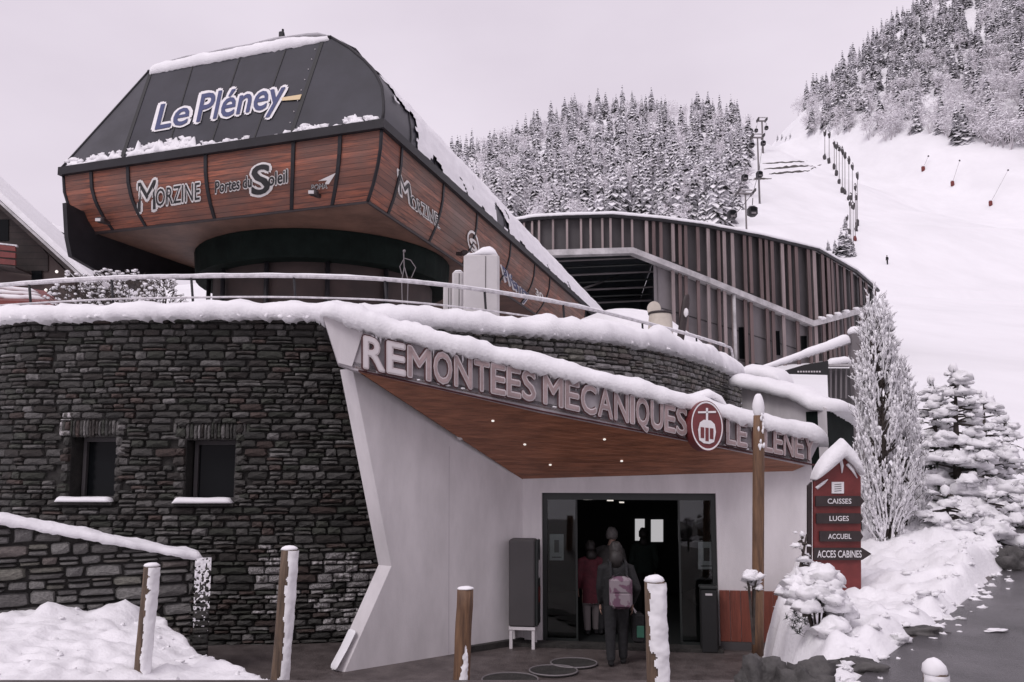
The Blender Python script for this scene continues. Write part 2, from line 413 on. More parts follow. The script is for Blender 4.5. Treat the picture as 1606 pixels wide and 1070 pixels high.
# hillside
mb = MB(); NX, NY = 150, 130
yy = np.concatenate([np.linspace(22, 120, 50), np.linspace(124, 640, 81)])
mb.grid(lambda s, t: (lerp(-420, 480, s), yy[int(round(t*130))], terrain(lerp(-420, 480, s), yy[int(round(t*130))])), NX, 130)
mb.build('hillside', 'snow_far', smooth=True, kind='structure')
def hit(u, v, y0=60, y1=520):
    r = ray(u, v); y = y0; st = 16.
    while y < y1:
        p = CAM+r*(y/r[1])
        if p[2] < terrain(p[0], y):
            if st < 1.2: return np.array([p[0], y, terrain(p[0], y)])
            y -= st; st /= 4
        y += st
    return None

# ==================================================================  TERRACE DRUM (stone wall)
ZT = 5.15
wall_px = [(0, 505), (100, 500), (200, 497), (300, 496.5), (400, 497), (500, 499), (620, 505), (740, 517), (850, 525), (960, 535), (1070, 557), (1165, 592)]
wp = [PZ(u, v, ZT) for u, v in wall_px]
wp = [np.array([-16.5, 19.5, ZT]), np.array([-12.5, 15.6, ZT])]+wp
WC = catmull(wp, 14)
WC = resample(WC, .05)
arc = [0.]
for a, b in zip(WC[:-1], WC[1:]): arc.append(arc[-1]+np.linalg.norm(b-a))
arc = np.array(arc); WCa = np.array(WC); SLEN = arc[-1]
def wpt(s, z, off=0.):
    x = np.interp(s, arc, WCa[:, 0]); y = np.interp(s, arc, WCa[:, 1])
    x2 = np.interp(s+.1, arc, WCa[:, 0]); y2 = np.interp(s+.1, arc, WCa[:, 1]); x1 = np.interp(s-.1, arc, WCa[:, 0]); y1 = np.interp(s-.1, arc, WCa[:, 1])
    t = np.array([x2-x1, y2-y1]); t /= np.linalg.norm(t); n = np.array([t[1], -t[0]])
    return np.array([x+n[0]*off, y+n[1]*off, z])
def s_at_u(u):
    lo, hi = 0., SLEN
    for _ in range(40):
        m = (lo+hi)/2
        if proj(wpt(m, 3))[0] < u: lo = m
        else: hi = m
    return lo
def z_at(s, v):
    p = wpt(s, 0); lo, hi = -2., 8.
    for _ in range(40):
        m = (lo+hi)/2
        if proj((p[0], p[1], m))[1] > v: lo = m
        else: hi = m
    return lo
terr = empty('terrace_building', wpt(s_at_u(300), 0), 'dark rubble stone terrace building curving round behind the white entrance', 'building')
wins = []
for (u0, u1, vt, vb) in ((107, 180, 685, 786), (290, 368, 690, 788)):
    s0, s1 = s_at_u(u0), s_at_u(u1); sc = (s0+s1)/2
    wins.append((s0, s1, z_at(sc, vb), z_at(sc, vt)))
# backing wall with window holes
mb = MB()
s640 = s_at_u(640)
cuts = sorted({0., SLEN, s640} | {w_[0] for w_ in wins} | {w_[1] for w_ in wins})
for a, b in zip(cuts[:-1], cuts[1:]):
    n = max(1, int((b-a)/.25)); win = [w_ for w_ in wins if abs(w_[0]-a) < 1e-6]
    zr = [(-.4 if a < s640-1e-6 else 2.95, ZT)] if not win else [(-.4, win[0][2]), (win[0][3], ZT)]
    for z0, z1 in zr:
        mb.grid(lambda s, t: wpt(lerp(a, b, s), lerp(z0, z1, t), -.07), n, 4)
    for w_ in win:       # reveals
        i = -.42
        mb.quad(wpt(a, w_[2], -.07), wpt(a, w_[2], i), wpt(a, w_[3], i), wpt(a, w_[3], -.07))
        mb.quad(wpt(b, w_[2], -.07), wpt(b, w_[3], -.07), wpt(b, w_[3], i), wpt(b, w_[2], i))
        mb.quad(wpt(a, w_[3], -.07), wpt(a, w_[3], i), wpt(b, w_[3], i), wpt(b, w_[3], -.07))
        mb.quad(wpt(a, w_[2], -.07), wpt(b, w_[2], -.07), wpt(b, w_[2], i), wpt(a, w_[2], i))
mb.grid(lambda s, t: wpt(lerp(0, SLEN, s), ZT, lerp(-.07, -.55, t)), 120, 1)
# hidden rear side of the parapet wall
mb.grid(lambda s, t: wpt(lerp(0, SLEN, s), lerp(4.0, ZT, t), -.55), 120, 1)
mb.build('wall', 'mortar', terr)
for (s0, s1, z0, z1) in wins:
    wmb = MB(); wmb.quad(wpt(s0, z0, -.36), wpt(s1, z0, -.36), wpt(s1, z1, -.36), wpt(s0, z1, -.36))
    wo = wmb.build('window', 'window_dark', terr)
    f = MB()
    for (a, b, c, d) in ((s0+.04, s0+.10, z0, z1), (s1-.08, s1-.02, z0, z1), (s0+.1, s1-.08, z1-.07, z1), (s0+.1, s1-.08, z0, z0+.07)):
        f.poly_prism([wpt(a, c, -.30), wpt(b, c, -.30), wpt(b, d, -.30), wpt(a, d, -.30)], wpt(a, 0, -.355)-wpt(a, 0, -.30))
    f.build('frame', 'barn_dark', wo)
    sl_ = MB(); sl_.poly_prism([wpt(s0-.12, z0-.06, .05), wpt(s1+.02, z0-.06, .05), wpt(s1+.02, z0-.06, -.3), wpt(s0-.12, z0-.06, -.3)], (0, 0, .05))
    si = sl_.build('sill', 'mortar', terr)
    sn = MB(); snow_ridge(sn, [wpt(s0-.15, z0-.012, .0), wpt((s0+s1)/2, z0-.012, .0), wpt(s1-.0, z0-.012, .0)], .2, .085, seed=int(s0*10), step=.05, ragged=.0, drop=.0, lump=.18)
    sn.build('snow_cap', 'snow_fine', si, smooth=True)
# --- stones
random.seed(11)
def unit_stone(seed):
    r = random.Random(seed); V = []
    ang = [(-.5, -.36), (-.40, -.5), (.38, -.5), (.5, -.34), (.5, .36), (.37, .5), (-.38, .5), (-.5, .33)]
    fr = [(x+r.uniform(-.06, .06), y+r.uniform(-.08, .08)) for x, y in ang]
    for x, y in fr: V.append((x, 0, y))
    for x, y in fr: V.append((x*.86+r.uniform(-.02, .02), .8+r.uniform(-.15, .15), y*.8))
    V.append((r.uniform(-.1, .1), 1.0+r.uniform(-.1, .25), r.uniform(-.1, .1)))
    Fc = [(i, (i+1) % 8, 8+(i+1) % 8, 8+i) for i in range(8)]+[(8+i, 8+(i+1) % 8, 16) for i in range(8)]
    return V, Fc
UST = [unit_stone(k) for k in range(10)]
_SM = {}
def stone_mesh(k, mname):
    if (k, mname) not in _SM:
        me = bpy.data.meshes.new('stone'); V, Fc = UST[k]; me.from_pydata(V, [], Fc); me.materials.append(MATS[mname]); me.update()
        _SM[(k, mname)] = me
    return _SM[(k, mname)]
def lay_courses(s0, s1, z0, z1, rnd, hmin, hmax, wmin, wmax, ok):
    """rubble brought to rough courses; returns (s, z, w, h)"""
    res = []; z = z0
    while z < z1-.03:
        h = min(rnd.uniform(hmin, hmax), z1-z); s = s0+rnd.uniform(-.2, 0)
        while s < s1:
            w_ = rnd.uniform(wmin, wmax)*(1.2 if h > .7*hmax else 1)
            if h > .11 and rnd.random() < .38:
                k = rnd.uniform(.38, .62); w2 = w_*rnd.uniform(.45, .55) if w_ > .3 and rnd.random() < .4 else w_
                cand = [(s, z, w_, h*k), (s, z+h*k, w2, h*(1-k))]
                if w2 < w_: cand.append((s+w2, z+h*k, w_-w2, h*(1-k)))
            else: cand = [(s, z, w_, h)]
            for c in cand:
                if ok(*c): res.append(c)
            s += w_
        z += h
    return res
def place_stones(parent, stones, wf, rnd, mats, limit, gap=.016, depth=.035, matpick=None):
    items = []
    for (s, z, w_, h) in stones:
        z += rnd.uniform(-.008, .008)
        c = wf(s+w_/2, z+h/2, -.075); t = wf(s+w_/2+.05, z, 0)-wf(s+w_/2-.05, z, 0); t /= np.linalg.norm(t)
        n = np.array([t[1], -t[0], 0]); up = np.array([0, 0, 1.]) if len(stones[0]) == 4 else up
        sx, sz = w_-gap, h-gap
        if sx < .03 or sz < .02: continue
        dd = .075+rnd.uniform(-.2, 1)*depth
        if w_ < .08 and h > .25: dd = .045
        k = rnd.randrange(10); m = matpick(s, z, rnd) if matpick else rnd.choice(mats)
        area = w_*h/max(1, c[1])**2; u, v = proj(c)
        if not (-40 < u < 1640 and -20 < v < 1090): area *= .01
        items.append((area, c, t, n, sx, sz, dd, k, m))
    items.sort(key=lambda i: -i[0])
    for it in items[:limit]:
        _, c, t, n, sx, sz, dd, k, m = it
        o = bpy.data.objects.new('stone', stone_mesh(k, m)); COL.objects.link(o); o.parent = parent
        l = c-np.array(wloc(parent))
        o.matrix_local = Matrix(((t[0]*sx, n[0]*dd, 0, l[0]), (t[1]*sx, n[1]*dd, 0, l[1]), (0, 0, sz, l[2]), (0, 0, 0, 1)))
    if len(items) > limit:
        mb = MB(); names = sorted({i[8] for i in items})
        for it in items[limit:]:
            _, c, t, n, sx, sz, dd, k, m = it; V, Fc = UST[k]
            mb.add([c+t*sx*p[0]+n*dd*p[1]+np.array([0, 0, sz*p[2]]) for p in V], Fc, names.index(m))
        mb.build('stonework', names, parent, kind='stuff')
rnd = random.Random(5)
US = {u: s_at_u(u) for u in (-60, 640, 560, 690, 1165)}
def okst(s, z, w_, h):
    for (a, b, c, d) in wins:
        if s < b and s+w_ > a and z < d+.30 and z+h > c-.02:
            if z > d-.02 and z+h*.5 > d+.3: continue
            return False
    if s > US[640] and s < US[690]: return False
    if s > US[690] and z < 2.6: return False
    return True
st = lay_courses(US[-60], SLEN-.05, -.05, ZT-.02, rnd, .055, .145, .13, .36, okst)
# the gaps beside windows are closed with short stones, the heads with upright ones
for (a, b, c, d) in wins:
    z = c
    for side in (0, 1):
        z = c-.02
        while z < d+.28:
            h_ = rnd.uniform(.08, .17); w_ = rnd.uniform(.10, .2)
            if z < d or True: st.append(((a-w_-.0) if side == 0 else b+.0, z, w_, min(h_, d+.3-z)))
            z += h_
    x = a-.22
    while x < b+.2:
        w_ = rnd.uniform(.045, .075); st.append((x, d+.005, w_, rnd.uniform(.26, .30))); x += w_
def mp_drum(s, z, r):
    n = fbm(s*.35, z*.5, 4, 3)
    if s > US[690]: return 'pale_stone%d' % r.choice((0, 1, 2, 3, 4, 1, 5, 7, 2))
    q = r.random(); u, v = proj(wpt(s, z))
    for (u0, v0, ru, rv) in ((415, 918, 34, 62), (535, 935, 62, 75), (88, 672, 22, 22)):
        k = ((u-u0)/ru)**2+((v-v0)/rv)**2
        if k < 1 and q < .80-.4*k: return r.choice(('limed_stone', 'limed_stone', 'limed_stone', 'pale_stone6'))
    if q < .05: return 'stone6'
    if q < .16+.25*n: return 'stone3'
    return 'stone%d' % r.choice((0, 0, 1, 1, 2, 2, 3, 4, 4, 5, 5, 7))
place_stones(terr, st, wpt, rnd, None, 300, gap=.009, depth=.020, matpick=mp_drum)
# short closers beside windows
# snow on the wall head
mb = MB()
hfun = lambda s: interp(s, [0, .3, .55, .7, 1], [.26, .27, .30, .42, .5])
snow_ridge(mb, [wpt(s, ZT+.0, -.2) for s in np.arange(0.5, SLEN-.0, .2)], .82, lambda s: hfun(s)*(.92+.30*nz3(s*23, 1)+.12*nz3(s*80, 4)), seed=3, step=.06, lump=.24, ragged=.075, nseg=18, freq=2.6)
rs = random.Random(5)
for k in range(110):
    s_ = rs.uniform(s_at_u(-20), SLEN); r_ = rs.uniform(.010, .032); mb.blob(wpt(s_, ZT-.01-r_*rs.uniform(0, .9), .19), (r_*1.5, r_*.9, r_), k, nu=8, nv=6, amp=.7)
mb.build('snow_cap', 'snow', terr, smooth=True, kind='stuff')
# terrace deck covered with snow
mb = MB(); ss = list(np.arange(0, SLEN, .6))
front = [wpt(s, 5.02, -.5) for s in ss]; back = [np.array([p[0]*1.25-2, max(p[1]+3, 33), 5.02]) for p in front]
mb.grid(lambda s, t: front[int(round(s*(len(ss)-1)))]*(1-t)+back[int(round(s*(len(ss)-1)))]*t+np.array([0, 0, .06*nz3(s*30, t*9)]), len(ss)-1, 14)
mb.build('terrace_floor', 'snow', smooth=True, kind='structure')

# ==================================================================  RAILING
rail_px = [(-40, 452), (0, 448), (100, 441), (200, 436), (300, 434), (400, 433), (500, 434.5), (620, 440), (760, 456), (900, 480), (1020, 509), (1100, 531), (1145, 545)]
RP = catmull([np.array([-13.2, 17, 5.95]), np.array([-11, 15, 5.95])]+[PZ(u, v, 5.95) for u, v in rail_px], 8)
rl = empty('terrace_railing', (RP[60][0], RP[60][1], 5.05), 'frosted tubular steel railing curving along the top of the stone terrace', 'railing')
def rail_at_u(u):
    return min(RP, key=lambda p: abs(proj(p)[0]-u))
mb = MB(); mb.tube(RP+[RP[-1]+np.array([.05, .05, -.05]), RP[-1]+np.array([.1, .1, -.25]), RP[-1]+np.array([.1, .12, -.85])], .032, 8); mb.build('top_rail', 'frost_steel', rl, smooth=True)
mb = MB(); mb.tube([p-np.array([0, 0, .36]) for p in RP], .018, 6); mb.build('lower_rail', 'frost_steel', rl, smooth=True)
for u in (-30, 48, 172, 300, 455, 608, 760, 878, 1003, 1090):
    p = rail_at_u(u); mb = MB(); mb.tube([p+np.array([.06, .1, -.95]), p+np.array([.03, .05, -.45]), p-np.array([0, 0, .02])], [.024, .022, .022], 8)
    mb.build('post', 'dark_metal', rl, smooth=True)
mb = MB(); snow_ridge(mb, [p+np.array([0, 0, .02]) for p in RP[20:-1]], .055, .03, seed=8, step=.12, lump=.6, ragged=0, drop=0, nseg=5)
mb.build('snow_cap', 'snow_fine', rl, smooth=True)

# ==================================================================  ENTRANCE
W0 = np.array([-2.28, 10.96, 0]); W1 = np.array([.17, 12.84, 0])
wt = (W1-W0)/np.linalg.norm(W1-W0); wn = np.array([wt[1], -wt[0], 0])          # faces the camera/right
D0 = W1; D1 = np.array([3.09, 12.40, 0]); dt = (D1-D0)/np.linalg.norm(D1-D0); dn = np.array([dt[1], -dt[0], 0])
dl = lambda x, z, off=0.: D0+dt*x+dn*off+np.array([0, 0, z])
def on_fin(u, v): return PP(u, v, W0, wn)
def on_door(u, v, off=0.): return PP(u, v, D0+dn*off, dn)
A2 = P(553, 577, 10.72); B2 = P(1267, 729, 12.0)
ft = (B2-A2)*np.array([1, 1, 0]); ft /= np.linalg.norm(ft); fn_ = np.array([ft[1], -ft[0], 0])
def on_fas(u, v, off=0.): return PP(u, v, A2+fn_*off, fn_)
ent = empty('entrance_building', (1.2, 12.4, 0), 'white rendered ski lift entrance with leaning fin wall and lettered slanting canopy', 'building')
# fin wall
fin = [on_fin(553, 578), on_fin(614, 888), on_fin(535, 1056)]
fin = [fin[0], fin[1], np.array([fin[2][0], fin[2][1], -.1])]
K = on_door(820, 752); K = np.array([W1[0], W1[1], K[2]])
poly = [fin[0], fin[1], fin[2], np.array([W1[0], W1[1], -.1]), K]
mb = MB(); mb.poly_prism(poly, -wn*.24+np.array([-.06, -.05, 0])); mb.build('fin_wall', 'render_white', ent)
mb = MB()          # expansion joint
j0 = on_fin(704, 700); j1 = on_fin(703, 1030); mb.poly_prism([j0+wn*.002, j0+wn*.002+wt*.012, j1+wn*.002+wt*.012, j1+wn*.002], -wn*.0015); mb.build('joint', 'render_grey', ent)
# door wall with opening
dz = on_door(850, 773)[2]
xl = np.dot(on_door(850, 900)-D0, dt); xr = np.dot(on_door(1126, 900)-D0, dt); xe = np.dot(on_door(1276, 800)-D0, dt)
ztop = 3.0
mb = MB()
for (a, b, c, d) in ((0, xl, -.1, ztop), (xl, xr, dz, ztop), (xr, xe, -.1, ztop)):
    mb.poly_prism([dl(a, c), dl(b, c), dl(b, d), dl(a, d)], -dn*.3)
mb.build('door_wall', 'render_white', ent)
mb = MB(); fo = -wn*.12
snow_ridge(mb, [on_fin(560, 990)+fo, on_fin(545, 1022)+fo, on_fin(528, 1052)+fo], .20, .03, seed=2, step=.03, lump=.8, ragged=0, drop=0)
mb.build('foot_snow', 'snow_fine', ent, smooth=True)
# right side return of the wall
mb = MB(); mb.poly_prism([dl(xe, -.1, -.305), dl(xe, ztop+.2, -.305), dl(xe, ztop+.2, -3.5), dl(xe, -.1, -3.5)], -dt*.25); mb.build('side_wall', 'render_grey', ent)
# red board dado
zb = on_door(1150, 926)[2]; nb = 9
for i in range(nb):
    a = lerp(xr+.01, xe-.002, i/nb); b = lerp(xr+.01, xe-.002, (i+1)/nb)-.008
    mb = MB(); mb.poly_prism([dl(a, .12, .028), dl(b, .12, .028), dl(b, zb, .028), dl(a, zb, .028)], -dn*.024); mb.build('board', 'red_boards', ent)
mb = MB(); mb.poly_prism([dl(xr+.01, 0, .05), dl(xe, 0, .05), dl(xe, .115, .05), dl(xr+.01, .115, .05)], -dn*.046); mb.build('plinth', 'barn_dark', ent)
# canopy soffit planks: strips fanned between fascia and wall
Bk = on_door(1243, 739); Afr = A2+np.array([0, 0, .0])
soff_l = lambda t: lerp(A2, K, t); soff_r = lambda t: lerp(B2, Bk, t)
npk = 16
for i in range(npk):
    t0, t1 = i/npk, (i+1)/npk-.006
    a, b, c, d = soff_l(t0), soff_r(t0), soff_r(t1), soff_l(t1)
    if i == 0: a = A2; 
    mb = MB(); mb.poly_prism([a, b, c, d], (0, 0, .03)); mb.build('soffit_plank', 'soffit_wood', ent)
mb = MB(); up_ = np.array([0, 0, .034]); mb.poly_prism([A2+up_, B2+up_, Bk+up_, K+up_], (0, 0, .05)); mb.build('soffit_backing', 'sign_dark', ent)
for (u, v) in ((773, 660), (823, 697), (863, 729), (948, 689), (975, 723)):
    # spot lamps recessed in the soffit
    n = np.cross(B2-A2, K-A2); n /= np.linalg.norm(n); n = -n if n[2] > 0 else n
    p = PP(u, v, A2, n); mb = MB(); x = np.cross(n, [0, 1, 0]); x /= np.linalg.norm(x); y = np.cross(n, x)
    ring = [p+n*.006+(x*math.cos(k*math.pi/5)+y*math.sin(k*math.pi/5))*.022 for k in range(10)]
    mb.poly_prism(ring, -n*.005); mb.build('spot_lamp', 'lamp_glow', ent)
# fascia band: built on a vertical plane from its outline
ftop = [(505, 492), (575, 512), (700, 541), (850, 574), (1000, 611), (1130, 645), (1287, 690)]
fbot = [(530, 571), (553, 580), (700, 613), (849, 647), (1083, 693), (1267, 731)]
mb = MB()
pl = [on_fas(u, v) for u, v in fbot]+[on_fas(u, v) for u, v in reversed(ftop)]
mb.poly_prism(pl, -fn_*.22); fas = mb.build('fascia', 'render_grey', ent)
mb = MB(); mb.poly_prism([on_fas(506, 494, .03), on_fas(530.5, 569, .03), on_fas(552, 575, .03), on_fas(572, 513, .03)], -fn_*.027); mb.build('fascia_end', 'render_white', ent)
# bottom and top trim rails the letters stand on
mb = MB()
tr = [(562, 581), (700, 612), (849, 645), (1083, 691), (1280, 730)]
mb.tube([on_fas(u, v, .035) for u, v in tr], .014, 6); mb.build('trim_rail', 'letter_edge', ent)
# left top lip: fascia end returns
ttop = lambda u: interp(u, [570, 841, 1078, 1277], [528, 585, 643, 688]); tbot = lambda u: interp(u, [570, 841, 1078, 1277], [576, 629, 683, 722])
def fmap(dx=0, dy=0):
    def f(x, y, z): return on_fas(x, lerp(tbot(x), ttop(x), y), z)
    return f
def fascia_word(word, u0, u1, bright=0):
    ws = {'I': .38, 'M': 1.2, 'L': .85, 'E': .88, 'S': .92, 'T': .9, 'Q': 1.0}
    W = [ws.get(c, 1.) for c in word]; tot = sum(W); x = u0
    # letters shrink with the taper of the band
    wt_ = []; xx = u0
    scale = [lerp(1.22, .80, (sum(W[:i])+W[i]/2)/tot) if len(word) > 6 else 1 for i in range(len(W))]
    tot = sum(a*b for a, b in zip(W, scale))
    for i, c in enumerate(word):
        cw = W[i]*scale[i]/tot*(u1-u0); g = cw*.10 if c != 'I' else cw*.28
        mb = MB()
        line_text(mb, c, x+g*.6-1.2, x+cw-g-1.2, -.02, 1.0, fmap(), z=.070, offset=.060, extrude=.02, mi=1)
        line_text(mb, c, x+g*.6, x+cw-g, .0, 1.0, fmap(), z=.105, offset=.034, extrude=.006, mi=0)
        line_text(mb, c, x+g*.6, x+cw-g, .0, 1.0, fmap(), z=.118, extrude=.004, mi=2)
        mb.build('letter', ['letter_face', 'letter_edge', 'letter_bright' if i < bright else 'letter_fill'], fas)
        x += cw
fascia_word('REMONTEES', 569, 842, 2); fascia_word('MECANIQUES', 851, 1079); fascia_word('LE', 1139, 1173); fascia_word('PLENEY', 1181, 1279)
# oval emblem with a cabin
ec = (1109, 668); em = lambda r, k, off: on_fas(ec[0]+25.5*r*math.cos(k), ec[1]-3*math.cos(k)*0-39.5*r*math.sin(k)+25.5*r*math.cos(k)*.12, off)
mb = MB(); ring = [em(1, 2*math.pi*k/40, .26) for k in range(40)]; mb.poly_prism(ring, -fn_*.24)
eo = mb.build('emblem', 'emblem_red', fas)
mb = MB()
for k in range(40):
    a, b = 2*math.pi*k/40, 2*math.pi*(k+1)/40; mb.quad(em(.97, a, .264), em(.97, b, .264), em(.9, b, .264), em(.9, a, .264))
q = lambda x, y, o=.264: on_fas(ec[0]+x, ec[1]+y+.12*x, o)
cabin = [(-12, 24), (-14, 8), (-11, -4), (-5, -9), (6, -9), (12, -4), (14, 8), (11, 24), (4, 28), (-5, 28)]
mb.poly_prism([q(*p, .275) for p in reversed(cabin)], -fn_*.008)
mb.poly_prism([q(*p, .272) for p in ((-14, -18), (-14, -21), (14, -25), (14, -22))], -fn_*.008)
mb.poly_prism([q(*p, .272) for p in ((-1.6, -9), (-1.6, -28), (1.6, -28), (1.6, -9))], -fn_*.008)
mb.build('cabin_mark', 'print_white', eo)
mb = MB()
for x0, x1, y0, y1 in ((-10, -4.5, 3, 20), (-2.5, 2.5, 3, 24), (4.5, 10, 3, 20)):
    mb.poly_prism([q(x0, y1, .280), q(x1, y1, .280), q(x1, y0, .280), q(x0, y0, .280)], -fn_*.004)
mb.build('cabin_window', 'emblem_red', eo)
# canopy roof slab and snow
mb = MB(); tp = [on_fas(u, v, -.2) for u, v in ftop]
bk = [wpt(s_at_u(u), p[2]+.05, .05) for (u, v), p in zip(ftop, tp)]
bk = [np.array([b[0], max(b[1], p[1]+.3), p[2]+.02]) for b, p in zip(bk, tp)]
bk[-1] = tp[-1]+np.array([-.3, 1.6, .02]); bk[-2] = tp[-2]+np.array([-.3, 2.2, .02])
n = len(tp)
for i in range(n-1): mb.poly_prism([tp[i]-np.array([0, 0, .06]), tp[i+1]-np.array([0, 0, .06]), bk[i+1]-np.array([0, 0, .06]), bk[i]-np.array([0, 0, .06])], (0, 0, .05))
mb.build('canopy_roof', 'barn_dark', ent)
mb = MB(); path = [on_fas(u, v, -.26) for u, v in [(503, 496), (575, 522), (700, 553), (850, 588), (1000, 624), (1130, 657), (1283, 694)]]
snow_ridge(mb, path, .84, lambda s: interp(s, [0, .08, .5, .74, .77, .80, .84, 1], [.27, .31, .28, .24, .26, .28, .24, .26])*(.94+.24*nz3(s*17, 2)+.1*nz3(s*60, 5)), seed=21, step=.05, lump=.2, ragged=.06, nseg=20, drop=.03, freq=2.6)
mb.build('snow_cap', 'snow', ent, smooth=True); mb = MB()
mb.grid(lambda s, t: lerp(path[0]*(1-s)+path[-1]*s, (bk[0]*(1-s)+bk[-1]*s), t)+np.array([0, 0, .02]), 6, 3)
mb.build('roof_snow', 'snow', ent, smooth=True)
mb = MB(); snow_ridge(mb, [on_fas(1079, 648, -.14), on_fas(1090, 629, -.14), on_fas(1108, 624, -.14), on_fas(1125, 633, -.14), on_fas(1138, 654, -.14)], .40, .13, seed=4, step=.04, lump=.1, ragged=0, drop=.02)
mb.build('snow_cap', 'snow', ent, smooth=True)
rs = random.Random(3)
mb = MB()          # little icicle drips and snow stuck to the letters
for i in range(46):
    u = rs.uniform(575, 1270); v = ttop(u)+rs.uniform(-2, 3); p = on_fas(u, v, .07); l = rs.uniform(.03, .11)
    mb.tube([p+np.array([0, 0, .06]), p, p-np.array([0, 0, l])], [.022, .016, .003], 5)
for i in range(30):
    u = rs.uniform(575, 1250); p = on_fas(u, tbot(u)+3, .06); mb.blob(p, (.03, .02, .012), i, nu=6, nv=4)
mb.build('snow_drips', 'snow_fine', ent, smooth=True, kind='stuff')
# camera dome under the soffit
p = on_fin(717, 686)+wn*.08; mb = MB(); mb.blob(p, .055, amp=0, nu=12, nv=8); mb.tube([p+np.array([0, 0, .03]), p+np.array([-.05, .05, .09])], .03, 8)
mb.build('dome_camera', 'cabinet', smooth=True, label='small pale dome camera fixed under the wooden soffit by the fin wall', cat='camera', origin=p)
# door frame, glazing and hall behind
mb = MB()
for (a, b, c, d) in ((xl, xl+.07, 0, dz), (xr-.07, xr, 0, dz), (xl+.07, xr-.07, dz-.11, dz)):
    mb.poly_prism([dl(a, c, -.10), dl(b, c, -.10), dl(b, d, -.10), dl(a, d, -.10)], -dn*.12)
fr = mb.build('door_frame', 'frame_dark', ent)
xg1 = np.dot(on_door(905, 900)-D0, dt); xg2 = np.dot(on_door(1066, 900)-D0, dt)
for a, b in ((xl+.072, xg1), (xg2, xr-.072)):
    mb = MB(); mb.poly_prism([dl(a, .06, -.15), dl(b, .06, -.15), dl(b, dz-.112, -.15), dl(a, dz-.112, -.15)], -dn*.012); g_ = mb.build('glass_panel', 'door_glass', ent)
    mb = MB()
    for x0, x1, z0, z1 in ((a, b, .005, .058), (b-.03 if a < 1 else a, b if a < 1 else a+.03, .06, dz-.115)):
        mb.poly_prism([dl(x0, z0, -.14), dl(x1, z0, -.14), dl(x1, z1, -.14), dl(x0, z1, -.14)], -dn*.04)
    mb.build('stile', 'frame_dark', g_)
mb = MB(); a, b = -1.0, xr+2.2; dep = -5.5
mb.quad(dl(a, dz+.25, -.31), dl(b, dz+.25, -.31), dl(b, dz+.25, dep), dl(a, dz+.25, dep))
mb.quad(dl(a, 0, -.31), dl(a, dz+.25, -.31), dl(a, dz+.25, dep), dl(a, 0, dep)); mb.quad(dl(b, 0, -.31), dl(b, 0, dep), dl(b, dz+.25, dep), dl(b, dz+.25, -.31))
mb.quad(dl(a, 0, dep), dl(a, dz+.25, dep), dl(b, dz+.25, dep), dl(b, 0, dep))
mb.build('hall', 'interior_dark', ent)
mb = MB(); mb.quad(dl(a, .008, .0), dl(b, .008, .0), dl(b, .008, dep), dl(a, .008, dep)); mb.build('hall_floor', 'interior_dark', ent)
for (u0, u1, v0, v1) in ((996, 1011, 814, 848), (1021, 1040, 815, 850)):
    c = [PP(u, v, dl(0, 0, dep+.02), dn) for u, v in ((u0, v1), (u1, v1), (u1, v0), (u0, v0))]
    mb = MB(); mb.poly_prism(c, -dn*.01); mb.build('hall_window', 'daylight_pane', ent)
for (u, v, w_) in ((922, 783, .16), (957, 785, .10), (975, 788, .07)):
    p = PP(u, v, dl(0, 0, -1.6), dn); mb = MB(); mb.box(p, (w_, .12, .02)); mb.build('ceiling_lamp', 'lamp_glow', ent)
# posters behind the glass
def poster(u0, u1, v0, v1, label):
    c = [PP(u, v, dl(0, 0, -.17), dn) for u, v in ((u0, v1), (u1, v1), (u1, v0), (u0, v0))]
    mb = MB(); mb.poly_prism(c, -dn*.004, 0); o = mb.build('poster', 'print_white', label=label, cat='poster', origin=c[0])
    m = lambda x, y: lerp(lerp(c[0], c[1], x), lerp(c[3], c[2], x), y)+dn*.002
    mb = MB(); mb.quad(m(.33, .3), m(.67, .3), m(.67, .78), m(.33, .78)); mb.build('picture', 'barn_panel', o)
    mb = MB(); mb.quad(m(.15, .1), m(.85, .1), m(.85, .14), m(.15, .14)); mb.build('caption', 'barn_dark', o)
poster(862, 884, 838, 879, 'white poster behind the glass left of the open doorway')
poster(1095, 1122, 850, 893, 'white poster on the glass right of the open doorway')
# threshold step
mb = MB(); mb.poly_prism([dl(xl-.5, .001, .32), dl(xr+.02, .001, .32), dl(xr+.02, .001, .02), dl(xl-.5, .001, .02)], (0, 0, .05)); mb.build('threshold', 'mortar', ent)
# low kerb duct along the white wall
mb = MB(); mb.poly_prism([lerp(W0, W1, .62)+wn*.005, lerp(W0, W1, .985)+wn*.005, lerp(W0, W1, .985)+wn*.10, lerp(W0, W1, .62)+wn*.10], (0, 0, .09)); mb.build('kerb', 'mortar', ent)

# grey ticket machine on a white stand
mc = PP(827, 1008, dl(0, 0, .30), dn)*np.array([1, 1, 0])
tm = empty('ticket_machine', (mc[0], mc[1], .0), 'tall dark grey ticket machine on a pale stand left of the doorway', 'machine')
AX = np.array([dt, -dn, [0, 0, 1.]])
mb = MB(); mb.rbox(mc+np.array([-.06, 0, .98]), (.40, .36, 1.30), .02, AX); mb.build('cabinet', 'barn_dark', tm)
mb = MB(); mb.rbox(mc+dt*.225+np.array([-.06, 0, .98]), (.04, .34, 1.28), .012, AX); mb.build('front_panel', 'frame_dark', tm)
mb = MB(); mb.box(mc+dt*.252+np.array([-.06, 0, .8]), (.008, .2, .22), AX); mb.build('red_label', 'sign_red', tm)
mb = MB(); mb.box(mc+dt*.252+np.array([-.06, 0, 1.18]), (.008, .16, .26), AX); mb.build('screen', 'print_soft', tm)
mb = MB()
for sx in (-.17, .17):
    for sy in (-.14, .14): mb.box(mc+dt*(sx-.06)-dn*sy+np.array([0, 0, .14]), (.045, .045, .28), AX)
